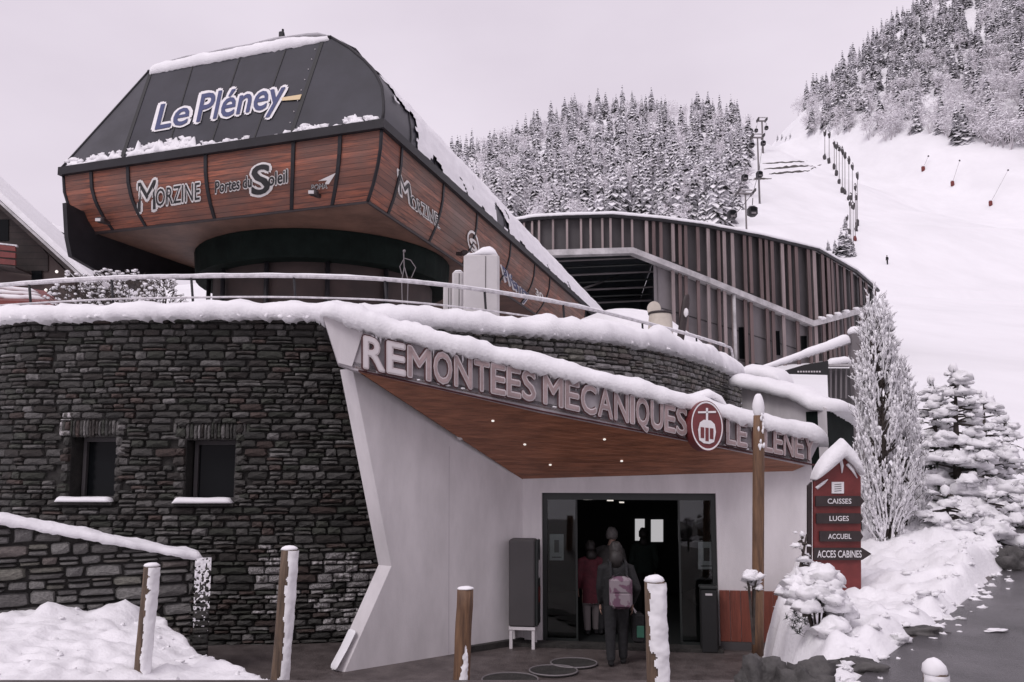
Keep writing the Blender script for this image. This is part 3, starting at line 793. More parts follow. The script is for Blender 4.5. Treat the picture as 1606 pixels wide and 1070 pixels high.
mb.box(mc-dt*.06+np.array([0, 0, .305]), (.40, .35, .045), AX); mb.build('stand', 'render_white', tm)
# black litter bin
bc = PP(1113, 1028, dl(0, 0, .22), dn)*np.array([1, 1, 0])
lb = empty('litter_bin', bc, 'slim black litter bin in front of the right door jamb', 'bin')
mb = MB(); mb.rbox(bc+np.array([0, 0, .46]), (.25, .22, .92), .02, AX); mb.build('body', 'black', lb)
mb = MB(); mb.rbox(bc+np.array([0, 0, .945]), (.27, .24, .05), .015, AX); mb.build('lid', 'frame_dark', lb)
mb = MB(); mb.box(bc+dn*.112+np.array([0, 0, .85]), (.1, .004, .03), AX); mb.build('plate', 'print_soft', lb)

# ==================================================================  GONDOLA STATION
SR = P(600, 190, 16); SL_ = PZ(97, 265, SR[2]); SA = (SL_-SR); SW = np.linalg.norm(SA); SA /= SW; SB = np.array([-SA[1], SA[0], 0]); SB = SB if SB[1] > 0 else -SB
SLN = 24.5
S = lambda a, b, z: SR+SA*a+SB*b+np.array([0, 0, z])
def s_loc(p): q = p-SR; return np.dot(q, SA), np.dot(q, SB), q[2]
def s_atb(u, v, b): return s_loc(PP(u, v, SR+SB*b, SB))
def s_ata(u, v, a): return s_loc(PP(u, v, SR+SA*a, SA))
sta = empty('gondola_station', (*S(4, 4.8, 0)[:2], 5.05), 'boat shaped gondola station with wooden belly and dark glazed snowy roof', 'station')
INS = lambda t: interp(t, [0, .3, .55, .8, 1], [.05, .09, .2, .42, .68])
ZP = lambda t: -.17-1.27*t
def sf(a, t, off=0.):       # front belly point: a 0..SW, t 0..1 downward
    i = INS(t); return S(i+a*(SW-1.35*i)/SW, i-off, ZP(t))
def ss_(b, t, off=0.):      # right side belly point
    i = INS(t); return S(i-off, i+b*(SLN-i)/SLN, ZP(t))
def sl2(b, t, off=0.):
    i = INS(t); return S(SW-.35*i+off, i+b*(SLN-i)/SLN, ZP(t))
def topline_a(u): return s_atb(u, lerp(190, 265, (600-u)/503.)+14, .05)[0]
fa = [topline_a(u) for u in (597, 537, 463, 324, 201, 143, 100)]; fa[0] = 0; fa[-1] = SW
def rib(parent, f, x, w=.085):
    mb = MB(); mb.grid(lambda s, t: f(x-w/2+s*w, t*1.0, .035), 1, 10)
    mb.grid(lambda s, t: f(x-w/2, t, s*.035), 1, 10); mb.grid(lambda s, t: f(x+w/2, t, .035-s*.035), 1, 10)
    mb.build('rib', 'dark_metal', parent)
for i, (a, b) in enumerate(zip(fa[:-1], fa[1:])):
    mb = MB(); mb.grid(lambda s, t: sf(lerp(a, b, s), t), 6, 10)
    mb.build('wood_panel', 'belly_wood', sta, smooth=True)
for x in fa[1:-1]: rib(sta, sf, x)
eav = lambda u: lerp(198, 470, (u-600)/285.)
fb = [0]+[s_ata(u, eav(u)+10, .05)[1] for u in (628, 694, 747, 800, 838, 862)]+[SLN-5]
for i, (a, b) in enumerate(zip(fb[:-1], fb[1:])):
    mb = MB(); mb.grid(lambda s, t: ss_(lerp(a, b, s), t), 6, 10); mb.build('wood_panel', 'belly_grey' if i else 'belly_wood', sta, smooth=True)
for x in fb[1:]: rib(sta, ss_, x)
mb = MB(); mb.grid(lambda s, t: sl2(s*SLN, t), 8, 10); mb.build('wood_panel', 'belly_wood', sta, smooth=True)
# corner post
mb = MB(); mb.tube([sf(0, t/10, .0)+(SA+SB)*-.012 for t in range(11)], .04, 6); mb.build('corner_rib', 'dark_metal', sta, smooth=True)
mb = MB(); mb.tube([sf(SW, t/10, .0) for t in range(11)], .04, 6); mb.build('corner_rib', 'dark_metal', sta, smooth=True)
# dark edge line under the panels
mb = MB(); mb.tube([sf(SW, 1), sf(0, 1), ss_(SLN-5, 1)], .045, 6); mb.build('bottom_trim', 'sign_dark', sta)
# underside
i_ = INS(1); zu = ZP(1)
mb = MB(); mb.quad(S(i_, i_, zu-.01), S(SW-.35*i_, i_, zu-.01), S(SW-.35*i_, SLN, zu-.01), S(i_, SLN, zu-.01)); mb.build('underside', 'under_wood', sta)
# eave band
mb = MB()
mb.poly_prism([S(-.06, -.06, -.165), S(SW+.06, -.06, -.165), S(SW+.06, -.06, .03), S(-.06, -.06, .03)], SB*.12)
mb.poly_prism([S(-.06, .062, -.165), S(-.06, .062, .03), S(-.06, SLN, .03), S(-.06, SLN, -.165)], SA*.12)
mb.poly_prism([S(SW-.06, .062, -.165), S(SW-.06, .062, .03), S(SW-.06, SLN, .03), S(SW-.06, SLN, -.165)], SA*.12)
mb.build('eave', 'dark_metal', sta)
# roof front glass
RI = lambda t: interp(t, [0, .12, .35, .52, .67, .85, 1], [0, .04, .25, .55, .92, 1.45, 2.0]); LI = lambda t: 1.32*t
RB = lambda t: 1.2*t; RZ = lambda t: .03+2.82*t
SBOT = [0, 2.2, 3.15, 4.3, 5.5, 6.8, SW]; STOP = [2.0, 2.22, 3.2, 4.5, 5.9, 7.2, SW-1.32]
def seam_a(k, t): return RI(t) if k == 0 else lerp(SBOT[k], STOP[k], t)
def rf(s, t, off=0.):
    x = s*6; k = min(5, int(x)); return S(lerp(seam_a(k, t), seam_a(k+1, t), x-k), RB(t)-off, RZ(t)+off*.4)
for i in range(6):
    mb = MB(); mb.grid(lambda s, t: rf((i+s)/6, t), 4, 12); mb.build('glass_panel', 'roof_glass_reflect' if i == 5 else 'roof_glass', sta, smooth=True)
for i in range(1, 6):
    w_ = .05 if i in (1, 5) else .018
    mb = MB(); mb.poly_prism([S(seam_a(i, 0)-w_, RB(0)-.012, RZ(0)), S(seam_a(i, 0)+w_, RB(0)-.012, RZ(0)), S(seam_a(i, 1)+w_, RB(1)-.012, RZ(1)), S(seam_a(i, 1)-w_, RB(1)-.012, RZ(1))], SB*.03); mb.build('seam', 'black', sta)
    if i == 1:
        for k in range(1, 9): 
            mb = MB(); mb.blob(S(seam_a(i, k/9)+.12, RB(k/9)-.01, RZ(k/9)), .016, 1, nu=6, nv=4, amp=0); mb.build('rivet', 'cabinet', sta)
mb = MB(); mb.tube([rf(0, t/12) for t in range(13)], .035, 6); mb.build('edge_trim', 'dark_metal', sta, smooth=True)
mb = MB(); mb.tube([rf(1, t/12) for t in range(13)], .03, 6); mb.build('edge_trim', 'dark_metal', sta, smooth=True)
mb = MB(); mb.tube([rf(0, 1), rf(1, 1)], .05, 6); mb.build('edge_trim', 'dark_metal', sta, smooth=True)
ZS = lambda b: 1-.0125*max(0, b-1.2)
def rsd(s, t, off=0.):
    b0 = RB(t); b = lerp(b0, SLN, s); n = max(.2, 1-t)
    return S(RI(t)-off*n, b, RZ(t)*ZS(b)+off*(1.2-n))
def rsl(s, t): b = lerp(RB(t), SLN, s); return S(SW-LI(t), b, RZ(t)*ZS(b))
mb = MB(); mb.grid(lambda s, t: rsd(s, t), 40, 12); mb.build('side_roof', 'roof_glass', sta, smooth=True)
mb = MB(); mb.grid(lambda s, t: rsl(s, t), 20, 6); mb.build('side_roof', 'roof_glass', sta, smooth=True)
mb = MB(); mb.grid(lambda s, t: lerp(rsd(s, 1), rsl(s, 1), t), 20, 4); mb.build('top_roof', 'dark_metal', sta, smooth=True)
mb = MB(); 
for k in range(1, 9):
    mb = MB(); mb.tube([rsd((k*.055)**1.0, t/12, .01) for t in range(13)], .02, 5); mb.build('standing_seam', 'dark_metal', sta)
# snow on the roof
mb = MB()
def top_s(s, t):
    p = lerp(rsd(s, 1), rsl(s, 1), t); h = .24+.06*nz3(s*9, t*5); e = min(1, min(t, 1-t)*9+.15); return p+np.array([0, 0, h*e])
mb.grid(top_s, 60, 14)
snow_ridge(mb, [lerp(rf(0, 1), rf(1, 1), k/20)+SB*.18-np.array([0, 0, .02]) for k in range(21)], .50, lambda s: interp(s, [0, .08, .2, .6, 1], [.09, .12, .27, .31, .24]), seed=31, step=.08, lump=.22, ragged=.05, nseg=12, drop=.07)
mb.build('roof_snow', 'snow', sta, smooth=True)
mb = MB()
def keep(s, t):
    b = s*24; n = fbm(b*.55+t*1.6, t*1.9-b*.1, 3, 4)*1.1+ .75*nz3(b*1.4+t*5, t*.6, 8)
    top = 1 if t > .80 else 0
    if t > .86 and s > .012: return True
    return n + .95*sm(s, .02, .12) + 1.0*(t-.5) > .12 and s > .022
mb.grid(lambda s, t: rsd(s, t, .05+.05*nz3(s*60, t*9)+(.09*sm(t, .7, .95))), 220, 40, keep=keep)
mb.build('roof_snow', 'snow', sta, smooth=True)
mb = MB(); rs = random.Random(9)
def eh(x): return interp(x, [0, .03, .10, .13, .2, .25, .32, .42, .5, .56, .62, .75, .9, 1], [.02, .10, .14, .03, .15, .05, .02, .06, .05, .16, .30, .20, .15, .12])
snow_ridge(mb, [S(SW*k/60, .06, .02) for k in range(1, 60)], .2, lambda q: eh(q)*max(.12, .8+1.1*nz3(q*26, 2)+.7*nz3(q*70, 5)), seed=41, step=.035, lump=.75, ragged=0, drop=0, nseg=9, freq=7)
for k in range(210):       # snow lodged above the eave
    x = rs.random(); h_ = eh(x)
    if rs.random() > h_*4.5: continue
    r = rs.uniform(.025, .075); z_ = rs.uniform(.3, 1.15)*h_*1.2; t = z_/2.82
    mb.blob(S(max(.15, min(SW-.1, x*SW)), RB(t)-.01, RZ(t)), (r*1.5, r*.8, r*.9), k, nu=8, nv=5, amp=.5)
mb.build('eave_snow', 'snow', sta, smooth=True, kind='stuff')
# left dark skirt under the hull
mb = MB(); sp = [(104, 318), (107, 372), (113, 402), (165, 432), (232, 437), (330, 440), (330, 400), (180, 352), (127, 330)]
pw = [PP(u, v, SR+SA*(SW-.45), SA) for u, v in sp]; mb.poly_prism(pw, SA*.12); mb.build('left_skirt', 'dark_metal', sta)
# drum and pedestal
dc = S(4.35, 5.1, 0); mb = MB()
def cyl(mb, c, r0, r1, z0, z1, n=48, mi=0):
    mb.grid(lambda s, t: (c[0]+lerp(r0, r1, t)*math.cos(2*math.pi*s), c[1]+lerp(r0, r1, t)*math.sin(2*math.pi*s), lerp(z0, z1, t)), n, 2, mi)
z9 = SR[2]+zu
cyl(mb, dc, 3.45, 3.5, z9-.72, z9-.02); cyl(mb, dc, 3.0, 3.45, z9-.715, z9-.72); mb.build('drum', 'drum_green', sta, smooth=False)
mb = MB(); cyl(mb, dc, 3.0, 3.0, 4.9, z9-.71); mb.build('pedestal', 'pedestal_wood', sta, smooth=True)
for k in range(5):
    a = rad(200+k*28); p = dc+np.array([math.cos(a), math.sin(a), 0])*3.1; mb = MB(); mb.tube([(p[0], p[1], 4.95), (p[0], p[1], z9-.72)], .06, 8); mb.build('column', 'dark_metal', sta, smooth=True)
for (u, v, fl) in ((171, 350, 1), (501, 308, 1), (716, 398, 0)):
    # small floodlights on the belly
    p = PP(u, v, SR+SB*.45, SB) if fl else PP(u, v, SR+SA*.45, SA); o_ = -SB if fl else -SA
    mb = MB(); mb.tube([p, p+o_*.16+np.array([0, 0, -.02])], [.05, .06], 8); mb.rbox(p+o_*.24, (.2, .18, .13), .03); mb.build('floodlight', 'sign_dark', sta)
    mb = MB(); mb.box(p+o_*.335-np.array([0, 0, .02]), (.12, .02, .07)); mb.build('lens', 'cabinet', sta)
# antenna on the roof
p = PP(443, 68, SR+SB*2.4, SB); mb = MB(); mb.tube([p-np.array([0, 0, .35]), p+np.array([0, 0, .38])], .03, 6); mb.tube([p+np.array([.12, 0, -.2]), p+np.array([.02, 0, .3])], .02, 5)
mb.rbox(p+np.array([-.03, 0, .2]), (.13, .1, .22), .02); mb.build('roof_antenna', 'dark_metal', sta)
# --- lettering on the station
def front_map(off):
    def f(u, v, z): # u,v pixel given on belly front: solve for a,t by plane then curve
        return None
    return f
def belly_front(u, v, off):
    b = .2
    for _ in range(4):
        a, bb, z = s_atb(u, v, b); t = min(1, max(0, (-.17-z)/1.27)); b = INS(t)
    i = INS(t); return S(a, i-off, z)
def belly_side(u, v, off):
    a = .2
    for _ in range(4):
        aa, b, z = s_ata(u, v, a); t = min(1, max(0, (-.17-z)/1.27)); a = INS(t)
    return S(INS(t)-off, b, z)
def roof_front(u, v, off):
    n = np.cross(SA, SB*1.2+np.array([0, 0, 2.82])); n /= np.linalg.norm(n); n = n if n[1] < 0 else -n
    return PP(u, v, SR+np.array([0, 0, .03])+n*off, n)
def px_word(mb, s, u0, v0, u1, v1, hgt, surf, off, offset=0., shear=0., mi=0, lean=0., h2=None):
    """baseline from (u0,v0) to (u1,v1) in the picture, cap height hgt px; laid on the surface"""
    def f(x, y, z):
        hh = lerp(hgt, h2 if h2 else hgt, x); return surf(lerp(u0, u1, x)+lean*y*hh, lerp(v0, v1, x)-y*hh, off+z)
    line_text(mb, s, 0, 1, 0, 1, f, offset=offset, shear=shear, mi=mi)
lo = MB(); px_word(lo, 'Le', 241, 203, 298, 193, 37, roof_front, .02, offset=.075, shear=.25, lean=0); px_word(lo, 'Pléney', 306, 191, 449, 164, 41, roof_front, .021, offset=.075, shear=.25)
name_ = lo.build('name_backing', 'print_white', sta)
lo = MB(); px_word(lo, 'Le', 243, 203, 296, 193, 37, roof_front, .035, offset=.012, shear=.25); px_word(lo, 'Pléney', 308, 191, 447, 164, 41, roof_front, .036, offset=.012, shear=.25)
lo.build('name_lettering', 'logo_blue', name_)
lo = MB(); lo.poly_prism([roof_front(u, v, .03) for u, v in ((442, 158), (442, 153), (473, 148), (470, 156))], SB*.01); lo.build('name_stroke', 'logo_yellow', name_)
def two_layer(words, surf, cb, cl, bo=.07, lo_=.0):
    m1 = MB()
    for w_ in words: px_word(m1, *w_, surf, .02+.004*words.index(w_), offset=bo)
    b_ = m1.build('sign_backing', cb, sta)
    m2 = MB()
    for w_ in words: px_word(m2, *w_, surf, .035+.004*words.index(w_), offset=lo_)
    m2.build('sign_lettering', cl, b_); return b_
two_layer([('M', 218, 334, 246, 329, 46), ('ORZINE', 246, 325, 315, 314, 27)], belly_front, 'logo_cream', 'logo_black')
b_ = two_layer([('Portes du', 339, 304, 396, 294, 18), ('S', 397, 307, 424, 303, 44), ('oleil', 423, 293, 452, 287, 20)], belly_front, 'logo_cream', 'logo_black', .075, .018)
mb = MB()          # the swoosh under the big S
for k in range(14):
    a0, a1 = lerp(-.2, 3.3, k/14), lerp(-.2, 3.3, (k+1)/14); w0, w1 = 3*math.sin(k/14*math.pi)+.6, 3*math.sin((k+1)/14*math.pi)+.6
    pt = lambda a, r: belly_front(410+r*math.cos(a), 293+(r*.75)*math.sin(a), .025)
    mb.quad(pt(a0, 19-w0), pt(a0, 19+.4), pt(a1, 19+.4), pt(a1, 19-w1))
mb.build('swoosh', 'logo_cream', b_)
two_layer([('POMA', 489, 299, 514, 296, 8)], belly_front, 'logo_cream', 'logo_black', .06)
mb = MB(); mb.add([belly_front(u, v, .03) for u, v in ((500, 285), (528, 272), (517, 290), (510, 290), (514, 284))], [(0, 1, 2, 3, 4)]); mb.build('arrow_mark', 'logo_cream', sta)
two_layer([('M', 623, 304, 641, 326, 36), ('ORZINE', 641, 328, 684, 358, 22)], belly_side, 'logo_cream', 'logo_black')
mb = MB(); px_word(mb, 'Avoriaz', 655, 342, 681, 362, 8, belly_side, .03); mb.build('sign_caption', 'logo_cream', sta)
mb = MB(); pt = lambda r, k: belly_side(740+9.5*r*math.cos(k), 382+20*r*math.sin(k)+5*r*math.cos(k), .03)
for k in range(20):
    a0, a1 = k*math.pi/10, (k+1)*math.pi/10; mb.quad(pt(.8, a0), pt(1, a0), pt(1, a1), pt(.8, a1))
px_word(mb, 'S', 735, 391, 745, 397, 18, belly_side, .03, offset=.04); mb.build('round_mark', 'logo_cream', sta)
m1 = MB(); px_word(m1, 'Pléney', 783, 441, 824, 474, 24, belly_side, .03, offset=.07, h2=18); b_ = m1.build('sign_backing', 'print_white', sta)
m1 = MB(); px_word(m1, 'Pléney', 784, 441, 823, 474, 24, belly_side, .05, offset=.02, h2=18); m1.build('sign_lettering', 'logo_blue', b_)
m1 = MB(); px_word(m1, '30', 838, 462, 850, 472, 10, belly_side, .03, offset=.03); m1.build('sign_lettering', 'logo_cream', sta)

# ==================================================================  THINGS ON THE TERRACE
def terr_d(u, v): return PZ(u, v, 5.05)
# pale electrical cabinets
def cabinet(u0, u1, vt, d, zb, label, ridge=False):
    p0, p1 = P(u0, vt, d), P(u1, vt, d); zt = p0[2]; wd = p1[0]-p0[0]; c = (p0+p1)/2
    e = empty('electrical_cabinet', (c[0], c[1]+.25, zb), label, 'cabinet', 'pale cabinets behind the terrace railing')
    mb = MB(); mb.rbox((c[0], c[1]+.25, (zb+zt)/2), (wd, .5, zt-zb), .04); mb.build('housing', 'cabinet', e, smooth=False)
    mb = MB(); mb.box((c[0]+wd*.12, c[1]-.004, (zb+zt)/2), (.012, .012, zt-zb-.1)); mb.build('door_gap', 'barn_dark', e)
    mb = MB(); snow_ridge(mb, [(c[0]-wd*.46, c[1]+.25, zt-.01), (c[0]+wd*.46, c[1]+.25, zt-.01)], .46, .06 if not ridge else (lambda s: .05+.16*sm(s, .2, .6)), seed=int(u0), step=.05, lump=.3, ragged=0, drop=0)
    mb.build('snow_cap', 'snow_fine', e, smooth=True)
cabinet(727, 783, 398, 14.6, 5.0, 'tallest pale cabinet behind the railing, with a snow heap on top', True)
cabinet(709, 727, 425, 15.3, 5.0, 'middle sized pale cabinet left of the tall snowy cabinet')
cabinet(695, 709, 447, 15.5, 5.0, 'lowest pale cabinet, left end of the row behind the railing')
# wire figure left of the cabinets
p = P(634, 455, 14.6); e = empty('wire_sculpture', (p[0], p[1], 5.0), 'small frosted wire figure standing behind the railing under the station', 'sculpture')
q = lambda u, v: P(u, v, 14.6)
mb = MB(); mb.tube([q(631, 478), q(630, 440), q(634, 420), q(633, 396)], .011, 6); mb.tube([q(639, 478), q(640, 440), q(634, 418)], .011, 6); mb.build('legs', 'barn_panel', e)
mb = MB(); mb.tube([q(634, 405), q(644, 408), q(652, 420), q(645, 436)], .009, 5); mb.tube([q(634, 405), q(627, 418), q(630, 430)], .009, 5); mb.build('arms', 'barn_panel', e)
mb = MB(); mb.blob(q(634, 394), .028, 2); mb.build('head', 'barn_panel', e, smooth=True)
# basket pot and upright dark ski on the right
d = 19.5
p = P(1036, 525, d); e = empty('woven_planter', (p[0], p[1], 5.05), 'pale round woven planter with a snowy rim behind the railing', 'planter')
zt = P(1036, 492, d)[2]; cx, cy = p[0], p[1]
mb = MB(); mb.grid(lambda s, t: (cx+interp(t, [0, .5, .85, 1], [.24, .31, .30, .27])*math.cos(2*math.pi*s), cy+interp(t, [0, .5, .85, 1], [.24, .31, .30, .27])*math.sin(2*math.pi*s), lerp(5.02, zt, t)), 20, 8); mb.build('pot', 'cream', e, smooth=True)
mb = MB(); mb.tube([(cx+.27*math.cos(k*math.pi/10), cy+.27*math.sin(k*math.pi/10), zt) for k in range(21)], .035, 6); mb.build('rim', 'sign_dark', e)
mb = MB(); mb.blob((cx, cy, zt), (.24, .24, .07), 1); mb.build('snow_cap', 'snow_fine', e, smooth=True)
p = P(1026, 484, d+.5); mb = MB(); pts = [p+np.array([.17*math.cos(k*math.pi/9), 0, .19*math.sin(k*math.pi/9)]) for k in range(18)]; mb.poly_prism(pts, (0, .09, 0)); 
o = mb.build('cable_reel', 'cream', label='flat round wooden disc standing upright behind the pale planter', cat='disc', origin=(p[0], p[1], 5.05))
mb = MB(); mb.tube([(p[0], p[1]+.05, 5.03), p+np.array([0, .05, -.1])], .03, 6); mb.build('stem', 'post_wood', o)
p0, p1, p2 = P(1066, 540, d), P(1072, 500, d), P(1077, 466, d); e = empty('upright_ski', (p0[0], p0[1], 5.05), 'dark upturned ski stuck upright in the terrace snow', 'ski')
mb = MB(); mb.tube([p0*np.array([1, 1, 0])+np.array([0, 0, 5.0]), p0, p1, lerp(p1, p2, .7), p2, p2+np.array([.05, 0, .06])], [.07, .09, .10, .1, .08, .02], 8, squash=(.35, 1)); mb.build('board', 'sign_dark', e, smooth=True)
mb = MB(); mb.blob(P(1076, 490, d-.1), (.06, .05, .12), 4); mb.build('binding', 'print_white', e, smooth=True)
# frosty bushes on the left behind the railing
def twig_bush(name, c, r, h, n, seed, label, group=None, cat='bush', snowf=.5):
    rs = random.Random(seed); e = empty(name, c, label, cat, group); c = np.array(c); m1 = MB(); m2 = MB()
    for i in range(n):
        a = rs.uniform(0, 6.28); q = math.sqrt(rs.random()); z = rs.random()**.8*h; k = r*q*math.sqrt(max(.05, 1-(z/h)**2.2))
        p = c+np.array([math.cos(a)*k, math.sin(a)*k, z]); dr = np.array([math.cos(a)*.5+rs.uniform(-.6, .6), math.sin(a)*.5+rs.uniform(-.6, .6), rs.uniform(.1, 1)]); dr /= np.linalg.norm(dr); l = rs.uniform(.10, .26)*h*.35+.05
        m1.tube([p, p+dr*l], [.012, .004], 3, cap=False)
        if rs.random() < snowf: m2.blob(p+dr*l*.6+np.array([0, 0, .02]), (l*.28, l*.28, l*.16), i, nu=5, nv=3, amp=.3)
    for i in range(7):
        a = rs.uniform(0, 6.28); m1.tube([c-np.array([0, 0, .1]), c+np.array([math.cos(a)*r*.3, math.sin(a)*r*.3, h*.5]), c+np.array([math.cos(a)*r*.6, math.sin(a)*r*.6, h*.85])], [.03, .02, .008], 4)
    m1.build('branches', 'bark', e, kind='stuff'); m2.build('snow', 'snow_fine', e, smooth=True, kind='stuff')
for i, (u, v, d, r) in enumerate(((120, 446, 17.5, .8), (165, 440, 17.2, .75), (212, 443, 17.0, .8), (255, 450, 16.6, .6))):
    p = P(u, v, d); nm = ('leftmost, nearest the chalet', 'with a tall tuft, second from the chalet', 'third from the chalet', 'rightmost, beside the station pedestal')[i]
    twig_bush('frosted_bush', (p[0], p[1], 5.05), r, p[2]-5.05+.15, 420, 40+i, 'white frosted bush behind the railing, '+nm, 'frosted bushes behind the railing')
for u, d in ((283, 14.6), (292, 14.7)):
    pass

# ==================================================================  RIGHT PARAPET BLOCK
def wpx(u, v, d): return P(u, v, d)
pe = empty('parapet_block', (*P(1230, 640, 17.5)[:2], 1.2), 'plain pale parapet wall under thick snow right of the stone terrace', 'wall')
a0, a1 = P(1163, 603, 19.2), P(1296, 640, 16.8)
mb = MB(); lo_ = lambda p: np.array([p[0], p[1], 1.0]); mb.poly_prism([a0, a1, lo_(a1), lo_(a0)], np.array([.25, .5, 0])); mb.build('wall', 'render_white', pe)
b1 = P(1338, 655, 18.5)
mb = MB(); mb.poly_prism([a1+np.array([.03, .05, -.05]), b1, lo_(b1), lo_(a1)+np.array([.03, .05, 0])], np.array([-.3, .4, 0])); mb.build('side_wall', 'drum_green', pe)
mb = MB(); snow_ridge(mb, [P(1163, 600, 19.2)+np.array([0, .3, 0]), P(1200, 607, 18.5)+np.array([.05, .3, 0]), P(1262, 622, 17.4)+np.array([.1, .3, 0]), P(1300, 642, 16.9)+np.array([.05, .3, 0]), P(1352, 664, 18.4)+np.array([-.1, .2, 0])], .9, .27, seed=12, step=.08, lump=.15, ragged=.04, nseg=14)
mb.build('snow_cap', 'snow', pe, smooth=True)
mb = MB(); snow_ridge(mb, [P(1163, 590, 20.8), P(1200, 595, 20.5), P(1235, 600, 20.)], .9, .35, seed=13, step=.1, lump=.15); mb.build('snow_cap', 'snow', pe, smooth=True)
# footbridge: grey post, sloping handrail beam, dark board
fe = empty('footbridge', (*P(1340, 620, 24)[:2], 3), 'snowy footbridge with a grey post, sloping beam and black board', 'bridge')
p = P(1340, 524, 24); mb = MB(); mb.rbox((p[0], p[1], (p[2]+2.5)/2), (.28, .3, p[2]-2.5), .02); mb.build('post', 'barn_panel', fe)
mb = MB(); mb.blob((p[0], p[1], p[2]+.06), (.2, .2, .17), 5, amp=.12, flat=.3); mb.build('snow_cap', 'snow_fine', fe, smooth=True)
b0, b1 = P(1186, 583, 23), P(1332, 537, 24)
mb = MB(); mb.tube([b0, b1], .06, 6); mb.build('beam', 'barn_steel', fe)
mb = MB(); snow_ridge(mb, [b0+np.array([0, 0, .03]), lerp(b0, b1, .5)+np.array([0, 0, .03]), b1+np.array([0, 0, .03])], .26, lambda s: lerp(.08, .26, s), seed=6, step=.08, lump=.15); mb.build('snow_cap', 'snow_fine', fe, smooth=True)
c = [P(1215, 586, 23.3), P(1299, 588, 23.3), P(1299, 566, 23.3), P(1262, 572, 23.3)]; mb = MB(); mb.poly_prism(c, (0, .06, 0)); bo = mb.build('board', 'black', fe)
mb = MB(); 
for k in range(9): mb.box(P(1252+k*4.2, 583, 23.27), (.05, .01, .045))
mb.build('lettering', 'print_soft', bo)
mb = MB(); snow_ridge(mb, [P(1297, 572, 23.5), P(1333, 567, 23.5)], .3, .17, seed=7, step=.06, lump=.2); mb.build('snow_cap', 'snow_fine', fe, smooth=True)
mb = MB(); mb.box(P(1315, 573.5, 23.5), (.68, .3, .06)); mb.build('shelf', 'barn_steel', fe)
mb = MB(); mb.box((P(1316, 600, 23.9)[0], 23.9, lerp(P(1316, 640, 23.9)[2], P(1316, 578, 23.9)[2], .5)), (.66, .08, 1.2)); mb.build('back_panel', 'barn_dark', fe)
for u in (1303, 1311, 1319, 1327):
    t_, b_ = P(u, 578, 23.6), P(u, 625, 23.6); mb = MB(); mb.tube([t_, b_], .03, 6); mb.build('baluster', 'barn_panel', fe)

# ==================================================================  BARN (cabin hall with slatted curved facade)
ZB = P(960, 338, 42)[2]
tv = lambda u: interp(u, [795, 840, 880, 960, 1030, 1100, 1190, 1280, 1340, 1375], [350, 342, 340, 338, 344, 353, 370, 391, 425, 455])
bv = lambda u: interp(u, [795, 855, 990, 1110, 1268, 1350, 1375], [400, 398, 394, 442, 508, 486, 479])
barn = empty('slatted_hall', (*PZ(1100, 353, ZB)[:2], 7.5), 'grey cabin hall with curved vertical slat facade and snowy roof', 'building')
bp = lambda u, off=0.: PZ(u, tv(u), ZB)*np.array([1, 1, 0])
us = list(np.arange(795, 1376, 5.0)); plan = np.array([bp(u) for u in us])
def bw(u, v, off=0.):
    """point of facade at plan u with image height v, moved outward by off"""
    x = np.interp(u, us, plan[:, 0]); y = np.interp(u, us, plan[:, 1])
    x2, y2 = np.interp(u+6, us, plan[:, 0]), np.interp(u+6, us, plan[:, 1]); x1, y1 = np.interp(u-6, us, plan[:, 0]), np.interp(u-6, us, plan[:, 1])
    t = np.array([x2-x1, y2-y1]); t /= np.linalg.norm(t); n = np.array([t[1], -t[0]])
    r = ray(u, v); z = H+r[2]/r[1]*y
    return np.array([x+n[0]*off, y+n[1]*off, z])
zbase = 7.0
mb = MB(); mb.grid(lambda s, t: bw(lerp(795, 1375, s), lerp(tv(lerp(795, 1375, s)), bv(lerp(795, 1375, s)), t), -.25), 90, 2); mb.build('upper_wall', 'barn_dark', barn, smooth=True)
def low(u, t):
    p = bw(u, bv(u), -.35); p[2] = lerp(p[2], zbase-1, t); return p
mb = MB(); mb.grid(lambda s, t: low(lerp(1028, 1375, s), t), 60, 2); mb.build('lower_wall', 'barn_panel', barn, smooth=True)
# horizontal panel joints on the lower wall
for k, vv in enumerate((.3, .55)):
    mb = MB(); mb.tube([low(u, vv)-np.array([0, .02, 0]) for u in range(1040, 1265, 10)], .03, 4); mb.build('panel_joint', 'barn_dark', barn)
# opening: interior with beams
mb = MB(); i0, i1 = bw(800, bv(800)-6, -.3), bw(1034, bv(1000)-6, -.3)
bkp = np.array([1, 12, 0.])
mb.quad(i0+np.array([0, 0, -6]), i0, i0+bkp, i0+bkp+np.array([0, 0, -6])); mb.quad(i1, i1+np.array([0, 0, -6]), i1+bkp+np.array([0, 0, -6]), i1+bkp)
mb.quad(i0+bkp, i1+bkp, i1+bkp+np.array([0, 0, -7]), i0+bkp+np.array([0, 0, -7])); mb.quad(i0+np.array([0, 0, .1]), i1+np.array([0, 0, .1]), i1+bkp, i0+bkp)
mb.build('interior', 'interior_blue', barn)
for k, v in enumerate((410, 421, 433, 445, 457, 468, 478)):
    mb = MB(); d_ = 44+k*.5; mb.tube([P(868, v, d_), P(1026, v-7, d_)], .06, 6); mb.build('interior_beam', 'frame_dark' if k % 2 else 'barn_panel', barn)
